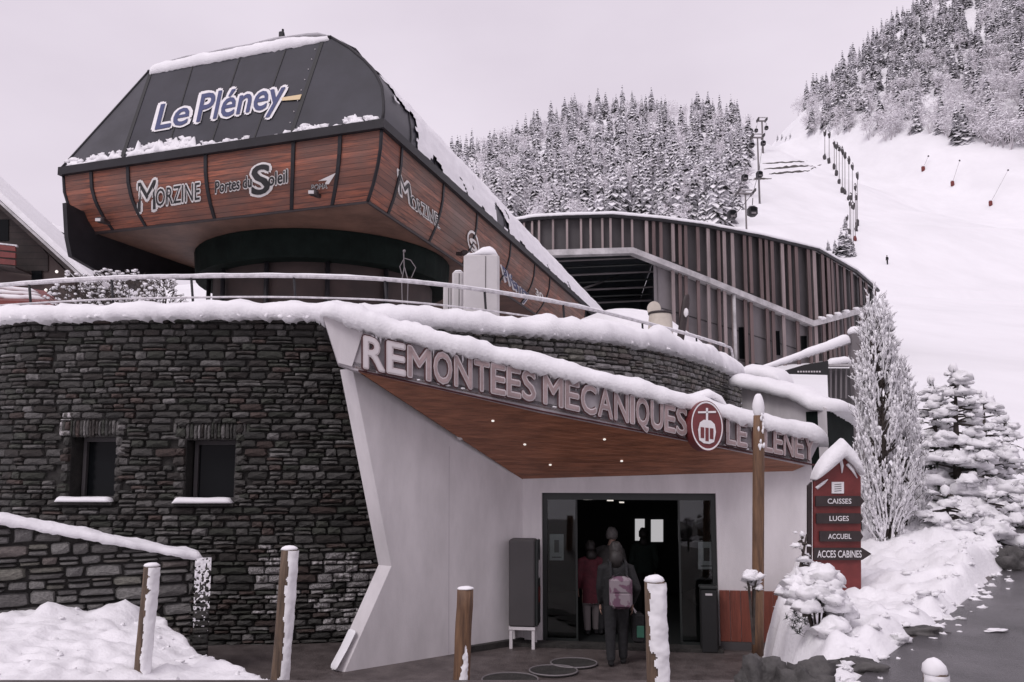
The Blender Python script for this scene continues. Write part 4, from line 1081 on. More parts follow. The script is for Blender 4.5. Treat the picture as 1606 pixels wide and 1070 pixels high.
# steel edge beam
def beam(u0, u1):
    mb = MB(); n = int((u1-u0)/6)
    mb.grid(lambda s, t: bw(lerp(u0, u1, s), bv(lerp(u0, u1, s))+lerp(-4.5, 4.5, t), .20), n, 1)
    mb.grid(lambda s, t: bw(lerp(u0, u1, s), bv(lerp(u0, u1, s))+4.5, lerp(.20, -.3, t)), n, 1)
    mb.grid(lambda s, t: bw(lerp(u0, u1, s), bv(lerp(u0, u1, s))-4.5, lerp(-.3, .20, t)), n, 1)
    mb.build('edge_beam', 'barn_steel', barn)
beam(850, 990); beam(990, 1268); beam(1268, 1374)
for u in (1280, 1292, 1305, 1320, 1335):
    mb = MB(); mb.blob(bw(u, bv(u)-5, .15), (.3, .2, .12), u, nu=8, nv=5); mb.build('beam_snow', 'snow_fine', barn, smooth=True)
# roof edge + snow
mb = MB(); mb.tube([bw(u, tv(u)+1, .1) for u in us], .14, 6); mb.build('roof_edge', 'dark_metal', barn)
mb = MB(); snow_ridge(mb, [bw(u, tv(u)-1, -.35) for u in us], 1.2, .22, seed=14, step=.4, lump=.12, ragged=.02, nseg=8, freq=.6)
mb.grid(lambda s, t: bw(lerp(800, 1372, s), tv(lerp(800, 1372, s))-1, -.4)+np.array([.5, 11, -.6])*t+np.array([0, 0, .1]), 40, 3); mb.build('snow_cap', 'snow_far', barn, smooth=True)
# slats
rs = random.Random(77); u = 806
while u < 1371:
    stp = rs.choice((9, 11, 13, 16, 19))*(1 if u > 1010 else 1.15)*(.72 if u > 1290 else 1); w_ = (3.2 if u < 1010 else 5.0)*(.75 if u > 1300 else 1)
    top = tv(u)+4; bot = bv(u)-(3 if rs.random() < .7 else rs.uniform(3, 9))
    m = 'slat_grey' if (u < 1010 or rs.random() < .35) else 'slat_red'
    def slat(v0, v1, off, nm='slat'):
        a, b = bw(u, v0, off), bw(u+w_, v0, off); c, d_ = bw(u+w_, v1, off), bw(u, v1, off)
        c[2] = d_[2] if abs(c[2]-d_[2]) < .6 else c[2]
        mb = MB(); mb.poly_prism([a, b, c, d_], (0, .16, 0)); mb.build(nm, m, barn)
    slat(top, bot, .06)
    if u > 1030:
        z = 7.0; r_ = proj(bw(u, 500, 0)*np.array([1, 1, 0])+np.array([0, 0, zbase]))[1]
        if rs.random() < .85: slat(bv(u)+5, r_, -.02)
    u += stp
# doors/windows in the lower wall
for (u0, u1, v0, v1) in ((1160, 1173, 512, 562), (1218, 1224, 518, 556), (1257, 1266, 526, 556), (1150, 1155, 508, 518)):
    mb = MB(); mb.poly_prism([bw(u0, v1, -.3), bw(u1, v1, -.3), bw(u1, v0, -.3), bw(u0, v0, -.3)], (0, .04, 0)); mb.build('window', 'window_dark', barn)
# down pipe
mb = MB(); mb.tube([bw(1147, 462, .05), bw(1147, 600, .05)], .1, 8); mb.build('down_pipe', 'barn_steel', barn, smooth=True)
# snow mound between station and hall
mb = MB(); c0 = P(975, 500, 26)
def mound(s, t):
    x = lerp(-3.5, 4.5, s); y = lerp(-3, 5, t); r = math.hypot(x/3.6, y/4.2)
    return (c0[0]+x, c0[1]+y, 5.0+(P(960, 487, 26)[2]-5.0)*max(0, 1-r**2)**.8+.12*nz3(x, y))
mb.grid(mound, 30, 30); mb.build('snow_mound', 'snow', smooth=True, kind='structure')

# ==================================================================  CHALETS (left)
def chalet():
    e = empty('dark_chalet', (*P(20, 450, 28)[:2], 3.5), 'dark timber chalet with snowy roof edge at the left border', 'house')
    d = 28; q = lambda u, v, dd=0: P(u, v, d+dd)
    R0, R1 = q(-150, 178), q(138, 441)        # gable rake, front
    sl = (R1-R0)
    back = np.array([0, 2.6, 0])
    mb = MB(); mb.poly_prism([R0, R1, R1+np.array([0, 0, -.28]), R0+np.array([0, 0, -.28])], back); mb.build('roof', 'chalet_dark', e)
    mb = MB(); mb.poly_prism([R0+np.array([0, -.06, .01]), R1+np.array([0, -.06, .01]), R1+np.array([0, -.06, -.10]), R0+np.array([0, -.06, -.10])], (0, .05, 0)); mb.build('verge', 'barn_steel', e)
    L1 = R0+np.array([-7, 0, -6]); mb = MB(); mb.poly_prism([L1, R0, R0+np.array([0, 0, -.28]), L1+np.array([0, 0, -.28])], back); mb.build('roof', 'chalet_dark', e)
    mb = MB()
    nrm = np.array([-sl[2], 0, sl[0]]); nrm /= np.linalg.norm(nrm)
    mb.poly_prism([R0+nrm*.02, R1+nrm*.02, R1+nrm*.22, R0+nrm*.26], back*1.02); mb.build('roof_snow', 'snow', e)
    w0 = q(-60, 262, .9); g = lambda u, v: P(u, v, d+.9)
    mb = MB(); wall = [g(-60, 262), g(118, 441), g(118, 520), g(-60, 520)]; mb.poly_prism(wall, (0, .3, 0)); mb.build('wall', 'plaster_brown', e)
    g2 = lambda u, v: P(u, v, d+.85)
    mb = MB(); mb.poly_prism([g2(-55, 300), g2(30, 345), g2(75, 400), g2(75, 425), g2(-55, 425)][::-1], (0, .04, 0)); mb.build('gable_boarding', 'chalet_dark', e)
    # balcony
    gb = lambda u, v: P(u, v, d-.2)
    for k in range(3):
        mb = MB(); v0 = 386+k*11; mb.poly_prism([gb(-60, v0-9), gb(24, v0), gb(24, v0+8), gb(-60, v0+1)], (0, .06, 0)); mb.build('balcony_board', 'chalet_red', e)
    mb = MB(); mb.poly_prism([gb(-60, 405), gb(24, 418), gb(24, 421), gb(-60, 408)], (0, 1.0, 0)); mb.build('balcony_floor', 'chalet_dark', e)
    mb = MB(); mb.poly_prism([gb(-60, 374), gb(26, 384), gb(26, 387), gb(-60, 377)], (0, .1, 0)); mb.build('balcony_rail', 'frost_steel', e)
    for (u0, u1, v0, v1) in ((-4, 14, 345, 378), (50, 66, 425, 446)):
        mb = MB(); mb.poly_prism([g2(u0, v1), g2(u1, v1), g2(u1, v0), g2(u0, v0)], (0, -.03, 0)); mb.build('window', 'window_dark', e)
    for (u, v) in ((89, 426), (72, 455)):
        mb = MB(); mb.blob(P(u, v, d+.75), .06, 1, nu=6, nv=4); mb.build('wall_lamp', 'lamp_glow', e)
chalet()
e = empty('red_roofed_shed', (*P(30, 470, 22)[:2], 4.0), 'low red roof striped with snow behind the left railing', 'shed')
mb = MB(); c = [P(-40, 470, 20), P(96, 474, 20), P(70, 456, 23), P(-40, 440, 23)]; mb.poly_prism(c, (0, 0, -.1)); mb.build('roof', 'chalet_red', e)
mb = MB()
for k in range(3):
    t = .2+k*.27; a, b = lerp(c[0], c[3], t), lerp(c[1], c[2], t); mb = MB(); snow_ridge(mb, [a, lerp(a, b, .5), lerp(a, b, .85)], .16, .07, seed=k, step=.15, lump=.6); mb.build('snow_strip', 'snow_fine', e, smooth=True)
mb = MB(); lo2 = lambda p: np.array([p[0], p[1], 3.8]); mb.poly_prism([c[0]-np.array([0, -.2, .12]), c[1]-np.array([.2, -.2, .12]), lo2(c[1])-np.array([.2, -.2, 0]), lo2(c[0])+np.array([0, .2, 0])], (0, .2, 0)); mb.build('wall', 'plaster_brown', e)
e = empty('snowy_chalet', (*P(80, 440, 46)[:2], 4.0), 'farther chalet with broad white snow roof behind the dark chalet', 'house')
q = lambda u, v, d=46: P(u, v, d)
mb = MB(); mb.poly_prism([q(10, 328), q(170, 398), q(170, 405), q(10, 336)], (0, 4.8, 0)); mb.build('roof', 'chalet_dark', e)
mb = MB(); mb.poly_prism([q(10, 326), q(172, 397), q(172, 388), q(110, 362), q(10, 318)], (0, 5, 0)); mb.build('roof_snow', 'snow', e)
mb = MB(); mb.poly_prism([q(14, 340, 46.8), q(160, 402, 46.8), q(160, 500, 46.8), q(14, 500, 46.8)], (0, 7, 0)); mb.build('wall', 'chalet_dark', e)
mb = MB(); mb.poly_prism([q(112, 445, 38), q(190, 445, 38), q(150, 428, 38), q(118, 412, 38), q(98, 400, 38)], (0, 6, 0)); mb.build('snow_roof', 'snow', label='white snow covered lean-to roof below the gondola hull on the left', cat='roof', origin=q(120, 445, 38))

# ==================================================================  LOW WALL, BOLLARDS, SNOW BANKS
L0, L1 = P(-60, 803, 9.5), P(309, 872, 10.7)
lt = (L1-L0)*np.array([1, 1, 0]); LL = np.linalg.norm(lt); lt /= LL; ln = np.array([lt[1], -lt[0], 0])
def lw(s, z, off=0.): return np.array([L0[0], L0[1], 0])+lt*s+ln*off+np.array([0, 0, z])
ltop = lambda s: lerp(L0[2], L1[2], s/LL)
lwall = empty('low_stone_wall', lw(LL/2, .3), 'low grey stone wall with sloping snowy top at lower left', 'wall')
mb = MB(); mb.poly_prism([lw(0, .0, -.07), lw(LL-.06, .0, -.07), lw(LL-.06, ltop(LL)-.02, -.07), lw(0, ltop(0)-.02, -.07)], -ln*.3); mb.build('core', 'mortar', lwall)
rnd = random.Random(8)
cand = lay_courses(0, LL-.02, .1, 2.15, rnd, .08, .19, .16, .38, lambda s, z, w_, h: s > -.1)
st2 = []
for (s, z, w_, h) in cand:
    if s+w_ > LL-.02: w_ = LL-.02-s
    tz = ltop(min(LL, s+w_))-.02
    if w_ < .06 or z > tz-.05: continue
    st2.append((s, z, w_, min(h, tz-z)))
# end face of the wall
place_stones(lwall, st2, lw, rnd, None, 300, gap=.02, depth=.04, matpick=lambda s, z, r: 'pale_stone%d' % r.choice((0, 1, 1, 0, 3, 4, 5, 7, 4)))
pn = np.array([.36, -.93, 0]); pt2 = np.array([.93, .36, 0]); pier0 = np.array([L1[0], L1[1], 0])+lt*-.02
pier = lambda x, z, off=0.: pier0+pt2*x+pn*off+np.array([0, 0, z])
mb = MB(); mb.poly_prism([pier(0, -.05), pier(.20, -.05), pier(.20, L1[2]-.03), pier(0, L1[2]-.03)], -pn*.3); mb.build('pier', 'mortar', lwall)
rs = random.Random(4); z0 = .05
while z0 < L1[2]-.1:
    h_ = rs.uniform(.07, .15); mb = MB(); mb.rbox(pier(.10, z0+h_/2, .015), (.19, .09, h_-.015), .018, np.array([pt2, -pn, [0, 0, 1.]])); mb.build('pier_stone', 'stone%d' % rs.choice((0, 1, 2, 4)), lwall); z0 += h_
mb = MB(); mb.grid(lambda a, b: pier(a*.2, lerp(.3, L1[2]-.02, b), .062+.012*nz3(a*5, b*30)), 24, 150, keep=lambda a, b: nz3(a*5, b*22, 3)+.8*nz3(a*9, b*50, 1)+1.5*b-1.0 > 0)
mb.build('pier_snow', 'snow_fine', lwall, smooth=True, kind='stuff')
mb = MB(); snow_ridge(mb, [lw(s, ltop(s)-.02, -.19) for s in np.arange(0, LL+.2, .15)], .46, .085, seed=17, step=.04, lump=.5, ragged=.02, nseg=12, freq=4)
mb.build('snow_cap', 'snow', lwall, smooth=True)
# left snow bank
def bankL(x, y):
    z = .62+max(0, -x-2.3)*.055+.12*sm(y, 6, 9)*sm(-x, 3.0, 5)
    z += .09*fbm(x*1.3, y*1.3, 2, 4)+.045*fbm(x*4.5, y*4.5, 5, 4)+.05*max(0, nz3(x*7, y*7, 3)-.12)
    # lumps piled against the wall
    yw = L0[1]+(x-L0[0])/(L1[0]-L0[0])*(L1[1]-L0[1])
    z += .20*math.exp(-((y-yw+.25)/.35)**2)*max(0, .35+nz3(x*1.7, 3)+.5*nz3(x*5, 7))*sm(-x, 3.6, 4.4)
    # drops to the pit on the right and beyond the wall end
    edge = interp(x, [-12, -5.2, -4.6, -4.0, -3.3, -2.7, -2.35, -1.9, -1.2], [13, 11.2, 10.75, 10.0, 9.2, 8.6, 8.2, 7.6, 6.4])+.22*fbm(x*2.5, 1, 0, 3)
    k = sm(y, edge-.28, edge+.12)
    return lerp(z, -.35, k)
mb = MB(); mb.grid(lambda s, t: (lerp(-9, -1.0, s), lerp(3.0, 12.2, t), bankL(lerp(-9, -1, s), lerp(3.0, 12.2, t))), 200, 230); mb.build('snow_bank', 'snow', smooth=True, kind='structure')
# crumbly lumps on the bank
mb = MB(); rs = random.Random(2)
for k in range(110):
    x = rs.uniform(-7, -2.2); y = rs.uniform(6.5, 10); z = bankL(x, y)
    if z < .4: continue
    r = rs.uniform(.008, .03); mb.blob((x, y, z), (r*rs.uniform(.9, 2), r*1.3, r*.8), k, nu=7, nv=5, amp=.9)
mb.build('snow_crumbs', 'snow', kind='stuff', label='loose snow crumbs scattered over the left snow bank', cat='snow', smooth=True)
def bollard(u, vt, d, zb, w_, label, tiltx, sc, seed, brown='post_wood', ang=0.0, cap=.02):
    t = P(u, vt, d); b = np.array([t[0]-tiltx*(t[2]-zb), t[1], zb])
    e = empty('wooden_bollard', b, label, 'bollard', 'round wooden bollards'); r = w_/2; rs = random.Random(seed)
    mb = MB(); mb.tube([lerp(b, t, k/8)+np.array([rs.uniform(-.003, .003), 0, 0]) for k in range(9)]+[t+np.array([0, 0, .012])], [r*1.02]*8+[r, r*.8], 14); mb.build('post', brown, e, smooth=True)
    mb = MB()       # snow plastered on one side
    n1, n2 = 40, 16
    def f(s, v_):
        a = ang+lerp(-sc, sc, v_); p = lerp(b, t, s); edge = 1-abs(2*v_-1)**2.5
        th = .022*edge*(1+.5*nz3(s*14+seed, v_*3))+.004*nz3(s*40, v_*9, seed)
        return p+np.array([math.cos(a), math.sin(a), 0])*(r+th-.002)
    lo_only = seed == 3
    mb.grid(f, 110, 22, keep=lambda s, v_: .9*nz3(s*7+seed*3, v_*1.5)+.7*nz3(s*26, v_*5, seed)+(1-abs(2*v_-1))*2.2-.75+.3*s-(2.4*sm(s, .38, .75)+.3 if lo_only else 0) > 0)
    mb.blob(t+np.array([0, 0, .01]), (r*1.04, r*1.04, cap+.012), seed, nu=14, nv=6, amp=.12, flat=.2)
    mb.build('snow_crust', 'snow_fine', e, smooth=True)
bollard(238, 889, 8.0, .45, .145, 'wooden bollard with a snow stripe in front of the low stone wall', .05, 1.1, 1, ang=-.55)
bollard(454, 863, 7.3, .30, .142, 'tall wooden bollard half coated in snow left of the white fin wall', .05, 1.15, 2, ang=-.5)
bollard(730, 925, 7.1, .50, .142, 'dark wet wooden bollard with snow only at its foot', .04, .7, 3, 'pole_wood', ang=-1.2, cap=.008)
bollard(1026, 913, 5.6, .75, .138, 'bollard thickly coated in snow, in front of the doorway', -.015, 1.45, 4, ang=-1.15, cap=.03)
bollard(1466, 1056, 4.6, .75, .125, 'stub bollard with lumpy snow cap at the bottom right border', 0, 1.7, 5, ang=-1.57, cap=.06)
# right snow bank
def bankR(x, y):
    e = road_left(y); rd = .75+.055*y
    wob = .22*fbm(y*1.1, 2, 0, 3)+.08*nz3(y*5, x)
    lim = 1-sm(x, e-.30+wob, e+.10+wob)                 # falls to the road on its right
    front = sm(y, 5.6+.12*nz3(x*3, 1), 6.2+.1*nz3(x*3, 5)) if x > 1 else 0
    xl_ = interp(y, [5, 7.5, 9.5, 11.5, 13, 16], [2.05, 2.45, 2.72, 3.45, 4.4, 5.2])+.12*nz3(y*2.3, 4)
    lft = sm(x, xl_, xl_+.42)
    low = lerp(.88, .62, sm(y, 8, 12)); base = lerp(low, rd, sm(x, 3.0, 6.2 if y > 8 else 4.4))
    h = .34+.15*fbm(x*1.6, y*1.6, 6, 4)+.06*fbm(x*5, y*5, 2, 4)+.07*max(0, nz3(x*6, y*6, 3)-.1)+.16*sm(y, 10, 14)
    k = lim*front*lft
    g = G(x, y)
    out = rd-.06 if x > e-.6 else g-.12
    return lerp(out, base+h, k)
mb = MB(); mb.grid(lambda s, t: (lerp(1.6, 12.5, s), lerp(5.2, 21, t), bankR(lerp(1.6, 12.5, s), lerp(5.2, 21, t))), 200, 300); mb.build('snow_bank', 'snow', smooth=True, kind='structure')
mb = MB(); rs = random.Random(12)
for k in range(130):
    y = rs.uniform(5.8, 13); x = road_left(y)+rs.gauss(-.05, .22); rd = .75+.055*y; r = abs(rs.gauss(0, .018))+.008
    mb.blob((x, y, max(rd, bankR(x, y))+r*.3), (r*1.6, r*1.2, r*.8), k, nu=8, nv=6, amp=.9)
for k in range(90):
    x = rs.uniform(2.5, 7); y = rs.uniform(6.2, 12); r = rs.uniform(.01, .035)
    if x > road_left(y)-.1: continue
    mb.blob((x, y, bankR(x, y)), (r*1.8, r*1.2, r*.8), k, nu=8, nv=6, amp=.9)
mb.build('snow_crumbs', 'snow', kind='stuff', label='loose snow crumbs along the edge of the wet road', cat='snow', smooth=True)
mb = MB(); p = PZ(1562, 988, 1.2); mb.blob((p[0], p[1], .75+.055*p[1]+.03), (.10, .04, .012), 3, nu=14, nv=6, amp=.9); mb.build('snow_patch', 'snow_fine', label='small flat snow patch lying on the wet asphalt road', cat='snow', smooth=True, origin=p)
# boulder kerb at the bottom right
def boulder(c, r, seed, label):
    mb = MB(); mb.blob(c, r, seed, nu=26, nv=16, amp=.4, flat=.5); mb.build('boulder', 'rock', smooth=True, label=label, cat='boulder', group='boulders edging the snow bank', origin=c)
for i, (u, v, d, r, lab) in enumerate(((1195, 1072, 5.95, (.24, .2, .30), 'dark boulder under the snow at the foot of the wooden pole'), (1262, 1074, 5.8, (.30, .22, .28), 'broad dark boulder below the small snowy shrub at the bottom edge'),
                                       (1345, 1036, 6.5, (.30, .16, .09), 'low dark boulder at the road edge below the red signpost'), (1430, 980, 7.6, (.40, .16, .09), 'dark boulder poking from the snow bank beside the road'),
                                       (1588, 872, 11.0, (.36, .3, .28), 'dark boulder under the last snowy pine by the road'))):
    boulder(P(u, v+14, d), tuple(q*.8 for q in r), i+3, lab)

# ==================================================================  PLAZA DISCS
for i, (u, v, r, lab) in enumerate(((900, 1043, .32, 'flat round metal floor lid nearest the doorway'), (868, 1055, .32, 'round metal floor lid in the middle of the wet forecourt'), (800, 1069, .36, 'round metal floor lid nearest the dark bollard'))):
    p = PZ(u, v, .0); mb = MB()
    ring = [(p[0]+r*math.cos(k*math.pi/16), p[1]+r*.9*math.sin(k*math.pi/16), .006) for k in range(32)]; mb.poly_prism(ring, (0, 0, .022))
    o = mb.build('floor_lid', 'mortar', label=lab, cat='lid', group='round lids in the forecourt', origin=(p[0], p[1], 0))
    mb = MB(); mb.tube([(p[0]+r*math.cos(k*math.pi/16), p[1]+r*.9*math.sin(k*math.pi/16), .03) for k in range(33)], .012, 5, cap=False); mb.build('rim', 'barn_panel', o)

# ==================================================================  POLE AND RED SIGN
pt_ = P(1190, 652, 9.3); pb_ = P(1187, 985, 9.3)
e = empty('wooden_pole', pb_, 'tall slim wooden pole with a snow cap in front of the canopy', 'pole')
mb = MB(); mb.tube([lerp(pb_-np.array([0, 0, .3]), pt_, k/10) for k in range(11)], [.066]*10+[.06], 14); mb.build('shaft', 'pole_wood', e, smooth=True)
mb = MB(); mb.blob(pt_+np.array([0, 0, .10]), (.068, .068, .15), 9, nu=14, nv=10, amp=.10)
rs = random.Random(6)
for k in range(14):
    p = pt_-np.array([0, 0, rs.random()**1.6*.5]); a = rs.uniform(-2.4, -.7); mb.blob(p+np.array([math.cos(a)*.064, math.sin(a)*.064, 0]), (.014, .012, .03), k, nu=6, nv=4)
mb.build('snow_cap', 'snow_fine', e, smooth=True, kind='stuff')
sd = 9.4; sg = empty('direction_sign', P(1315, 985, sd), 'red pointed board with four dark direction plates in the snow bank', 'sign')
q = lambda u, v, o=0: P(u, v, sd)+np.array([0, -o, 0])
mb = MB(); mb.poly_prism([q(1277, 1010), q(1351, 1010), q(1350, 748), q(1322, 716), q(1277, 756)], (0, .05, 0)); mb.build('board', 'sign_red', sg)
mb = MB(); mb.poly_prism([q(1276, 756, -.05), q(1270, 762, -.05), q(1270, 1010, -.05), q(1276, 1010, -.05)], (0, .05, 0)); mb.build('side_post', 'sign_dark', sg)
for i, (txt, v0, v1, u0, u1, tip, t0, t1) in enumerate((('CAISSES', 778, 794, 1278, 1347, 1354, 1296, 1333), ('LUGES', 805, 821, 1279, 1347, 1352, 1299, 1329), ('ACCUEIL', 833, 849, 1284, 1347, 1352, 1297, 1333), ('ACCES CABINES', 859, 878, 1275, 1350, 1365, 1280, 1349))):
    mb = MB(); m_ = (v0+v1)/2; mb.poly_prism([q(u0, v1, .035), q(u1, v1, .035), q(tip, m_, .035), q(u1, v0, .035), q(u0, v0, .035)], (0, .03, 0)); plate = mb.build('arrow_plate', 'sign_dark', sg)
    mb = MB(); line_text(mb, txt, t0, t1, v1-4.2, v0+4.2, lambda x, y, z: q(x, y, .037+z), offset=.012); mb.build('lettering', 'print_white', plate)
mb = MB(); mb.poly_prism([q(1304, 774, .012), q(1323, 774, .012), q(1323, 756, .012), q(1304, 756, .012)], (0, .01, 0)); pl_ = mb.build('pictogram', 'print_white', sg)
mb = MB()
for k in range(4): mb.quad(q(1308, 771-k*3.4, .014), q(1319, 770-k*3.4, .014), q(1319, 769-k*3.4, .014), q(1308, 770-k*3.4, .014))
mb.build('pictogram_lines', 'barn_dark', pl_)
mb = MB(); 
snow_ridge(mb, [q(1276, 752, -.02), q(1298, 734, -.02), q(1321, 714, -.02), q(1337, 728, -.02), q(1351, 744, -.02)], .30, lambda s: interp(s, [0, .3, .6, 1], [.13, .19, .20, .16]), seed=33, step=.03, lump=.12, ragged=.0, drop=.01, nseg=14)
mb.build('snow_cap', 'snow', sg, smooth=True)
mb = MB()
for a, b in (((1280, 766), (1298, 752)), ((1318, 722), (1320, 742)), ((1328, 728), (1344, 750))):
    mb = MB(); mb.tube([q(*a, .01), q((a[0]+b[0])/2+1, (a[1]+b[1])/2-1, .012), q(*b, .006)], [.02, .018, .006], 6); mb.build('snow_streak', 'snow_fine', sg, smooth=True)

# ==================================================================  VEGETATION NEAR
def needle_tuft(mb, c, r, rs, n=26, mi=0):
    for k in range(n):
        a = rs.uniform(0, 6.28); z = rs.uniform(-.5, .8); d = np.array([math.cos(a), math.sin(a), z]); d /= np.linalg.norm(d); l = r*rs.uniform(.7, 1.25)
        s = np.cross(d, [0, 0, 1]); s /= np.linalg.norm(s)+1e-6; w_ = r*.07
        mb.add([c-s*w_, c+s*w_, c+d*l], [(0, 1, 2)], mi)
def snowy_pine(c, h, r, seed, label, n=70, blob=.16, group='snow laden pines on the bank', shape=.8):
    rs = random.Random(seed); c = np.array(c, float); e = empty('snowy_pine', c, label, 'pine tree', group)
    tk = MB(); tk.tube([c-np.array([0, 0, .2]), c+np.array([rs.uniform(-.05, .05), 0, h*.5]), c+np.array([rs.uniform(-.05, .05), 0, h])], [.008+.034*h, .006+.018*h, .008], 7)
    nd = MB(); sn = MB()
    for k in range(n):
        z = (k+.5)/n+rs.uniform(-.04, .04); z = min(.985, max(.0, z)); zz = h*(.06+.90*z); rr = r*(1-z)**shape*rs.choice((.45, .7, .9, 1.0, 1.12, 1.2))+.04
        if z < .12: rr *= .85
        a = k*2.4+rs.uniform(-.9, .9); dr = np.array([math.cos(a), math.sin(a), 0]); dz_ = rs.uniform(-.35, .18)
        base = c+np.array([0, 0, zz]); tip = base+dr*rr+np.array([0, 0, rr*dz_])
        tk.tube([base, lerp(base, tip, .6)+np.array([0, 0, .05*rr]), tip], [.020, .013, .006], 4, cap=False)
        m = max(1, int(rr/(blob*1.25)))
        for q in range(m):
            f = 1-.6*q/m; b = blob*rs.choice((.45, .6, .8, 1.0, 1.25, 1.5))*(.5+.5*(1-z))
            p = lerp(base, tip, f)+np.array([rs.uniform(-.08, .08), rs.uniform(-.08, .08), rs.uniform(-.06, .05)])
            needle_tuft(nd, p-np.array([0, 0, b*.25]), b*1.3, rs, 26)
            sd = rs.randrange(1000)
            sn.blob(p+np.array([0, 0, b*.2]), (b*rs.uniform(.9, 1.35), b*rs.uniform(.8, 1.2), b*rs.uniform(.5, .8)), sd, nu=12, nv=8, amp=.55, flat=.4)
            if rs.random() < .7: sn.blob(p+dr*b*.7+np.array([rs.uniform(-.5, .5)*b, 0, b*.05]), (b*.6, b*.55, b*.42), sd+1, nu=9, nv=6, amp=.5, flat=.4)
    top = c+np.array([0, 0, h]); needle_tuft(nd, top-np.array([0, 0, blob*.5]), blob*.9, rs, 20); sn.blob(top+np.array([0, 0, .0]), (blob*.42, blob*.42, blob*.55), seed, nu=9, nv=6)
    tk.build('trunk', 'bark', e, smooth=True); nd.build('crown', 'needle', e, kind='stuff'); sn.build('snow_load', 'snow', e, smooth=True, kind='stuff')
def pine_px(u, vt, vb, d, rpx, seed, label, n, blob, **k):
    b = P(u, vb, d); t = P(u, vt, d); snowy_pine((b[0], b[1], b[2]), t[2]-b[2], rpx*d/F, seed, label, n, blob, **k)
pine_px(1512, 578, 868, 14.5, 68, 1, 'tallest snow laden pine, its knobbly tip against the piste', 120, .19, shape=.62)
pine_px(1474, 596, 860, 15.2, 40, 2, 'snow laden pine close beside the frosted columnar tree', 84, .17, shape=.55)
pine_px(1556, 620, 850, 15.8, 52, 3, 'snow laden pine right of the tallest pine by the road', 86, .18, shape=.55)
pine_px(1588, 655, 820, 17.5, 34, 4, 'farthest snowy pine at the right border beside the road', 40, .17, shape=.6)
pine_px(1490, 770, 905, 11.8, 62, 5, 'low spreading snow laden pine in front of the tall pines', 46, .15, shape=.5)
pine_px(1560, 770, 890, 12.6, 50, 6, 'low snowy pine drooping towards the wet road', 40, .16, shape=.45)
def round_bush(u, vt, vb, d, rpx, seed, label, n=150, stem=.1, bs=1., lowc=.30):
    rs = random.Random(seed); b = P(u, vb, d); h = P(u, vt, d)[2]-b[2]; r = rpx*d/F; e = empty('snowy_bush', b, label, 'bush', 'small snowy shrubs by the entrance'); tk = MB(); nd = MB(); sn = MB()
    for k in range(9):
        a = rs.uniform(0, 6.28); tk.tube([b-np.array([0, 0, stem]), b+np.array([math.cos(a)*r*.4, math.sin(a)*r*.4, h*.5]), b+np.array([math.cos(a)*r*.7, math.sin(a)*r*.7, h*.8])], [.014, .010, .004], 5)
    for k in range(n):
        a = rs.uniform(0, 6.28); el = rs.uniform(-.35, 1.5); q = rs.uniform(.7, 1.02)
        p = b+np.array([math.cos(a)*math.cos(el)*r*q, math.sin(a)*math.cos(el)*r*q, h*lowc+math.sin(el)*h*(.97-lowc)*q]); needle_tuft(nd, p, .075*bs, rs, 16)
        if math.sin(el) > .25 or (math.cos(a) > -.1 and rs.random() < .55):
            bb = bs*rs.choice((.04, .055, .075, .10)); sn.blob(p+np.array([0, 0, .03]), (bb*1.2, bb*1.1, bb*.8), rs.randrange(99), nu=11, nv=8, amp=.5, flat=.5)
    tk.build('stems', 'bark', e, kind='stuff'); nd.build('crown', 'needle', e, kind='stuff'); sn.build('snow_load', 'snow', e, smooth=True, kind='stuff')
round_bush(1283, 898, 1000, 7.6, 46, 7, 'small round snow covered shrub before the red signpost')
round_bush(1180, 899, 942, 8.0, 12, 9, 'tiny snow capped seedling at the foot of the wooden pole', n=24, stem=.42, bs=.5, lowc=.45)
pine_px(1262, 838, 940, 8.3, 14, 8, 'little upright snowy sapling behind the round shrub', 16, .06, group='small snowy shrubs by the entrance')
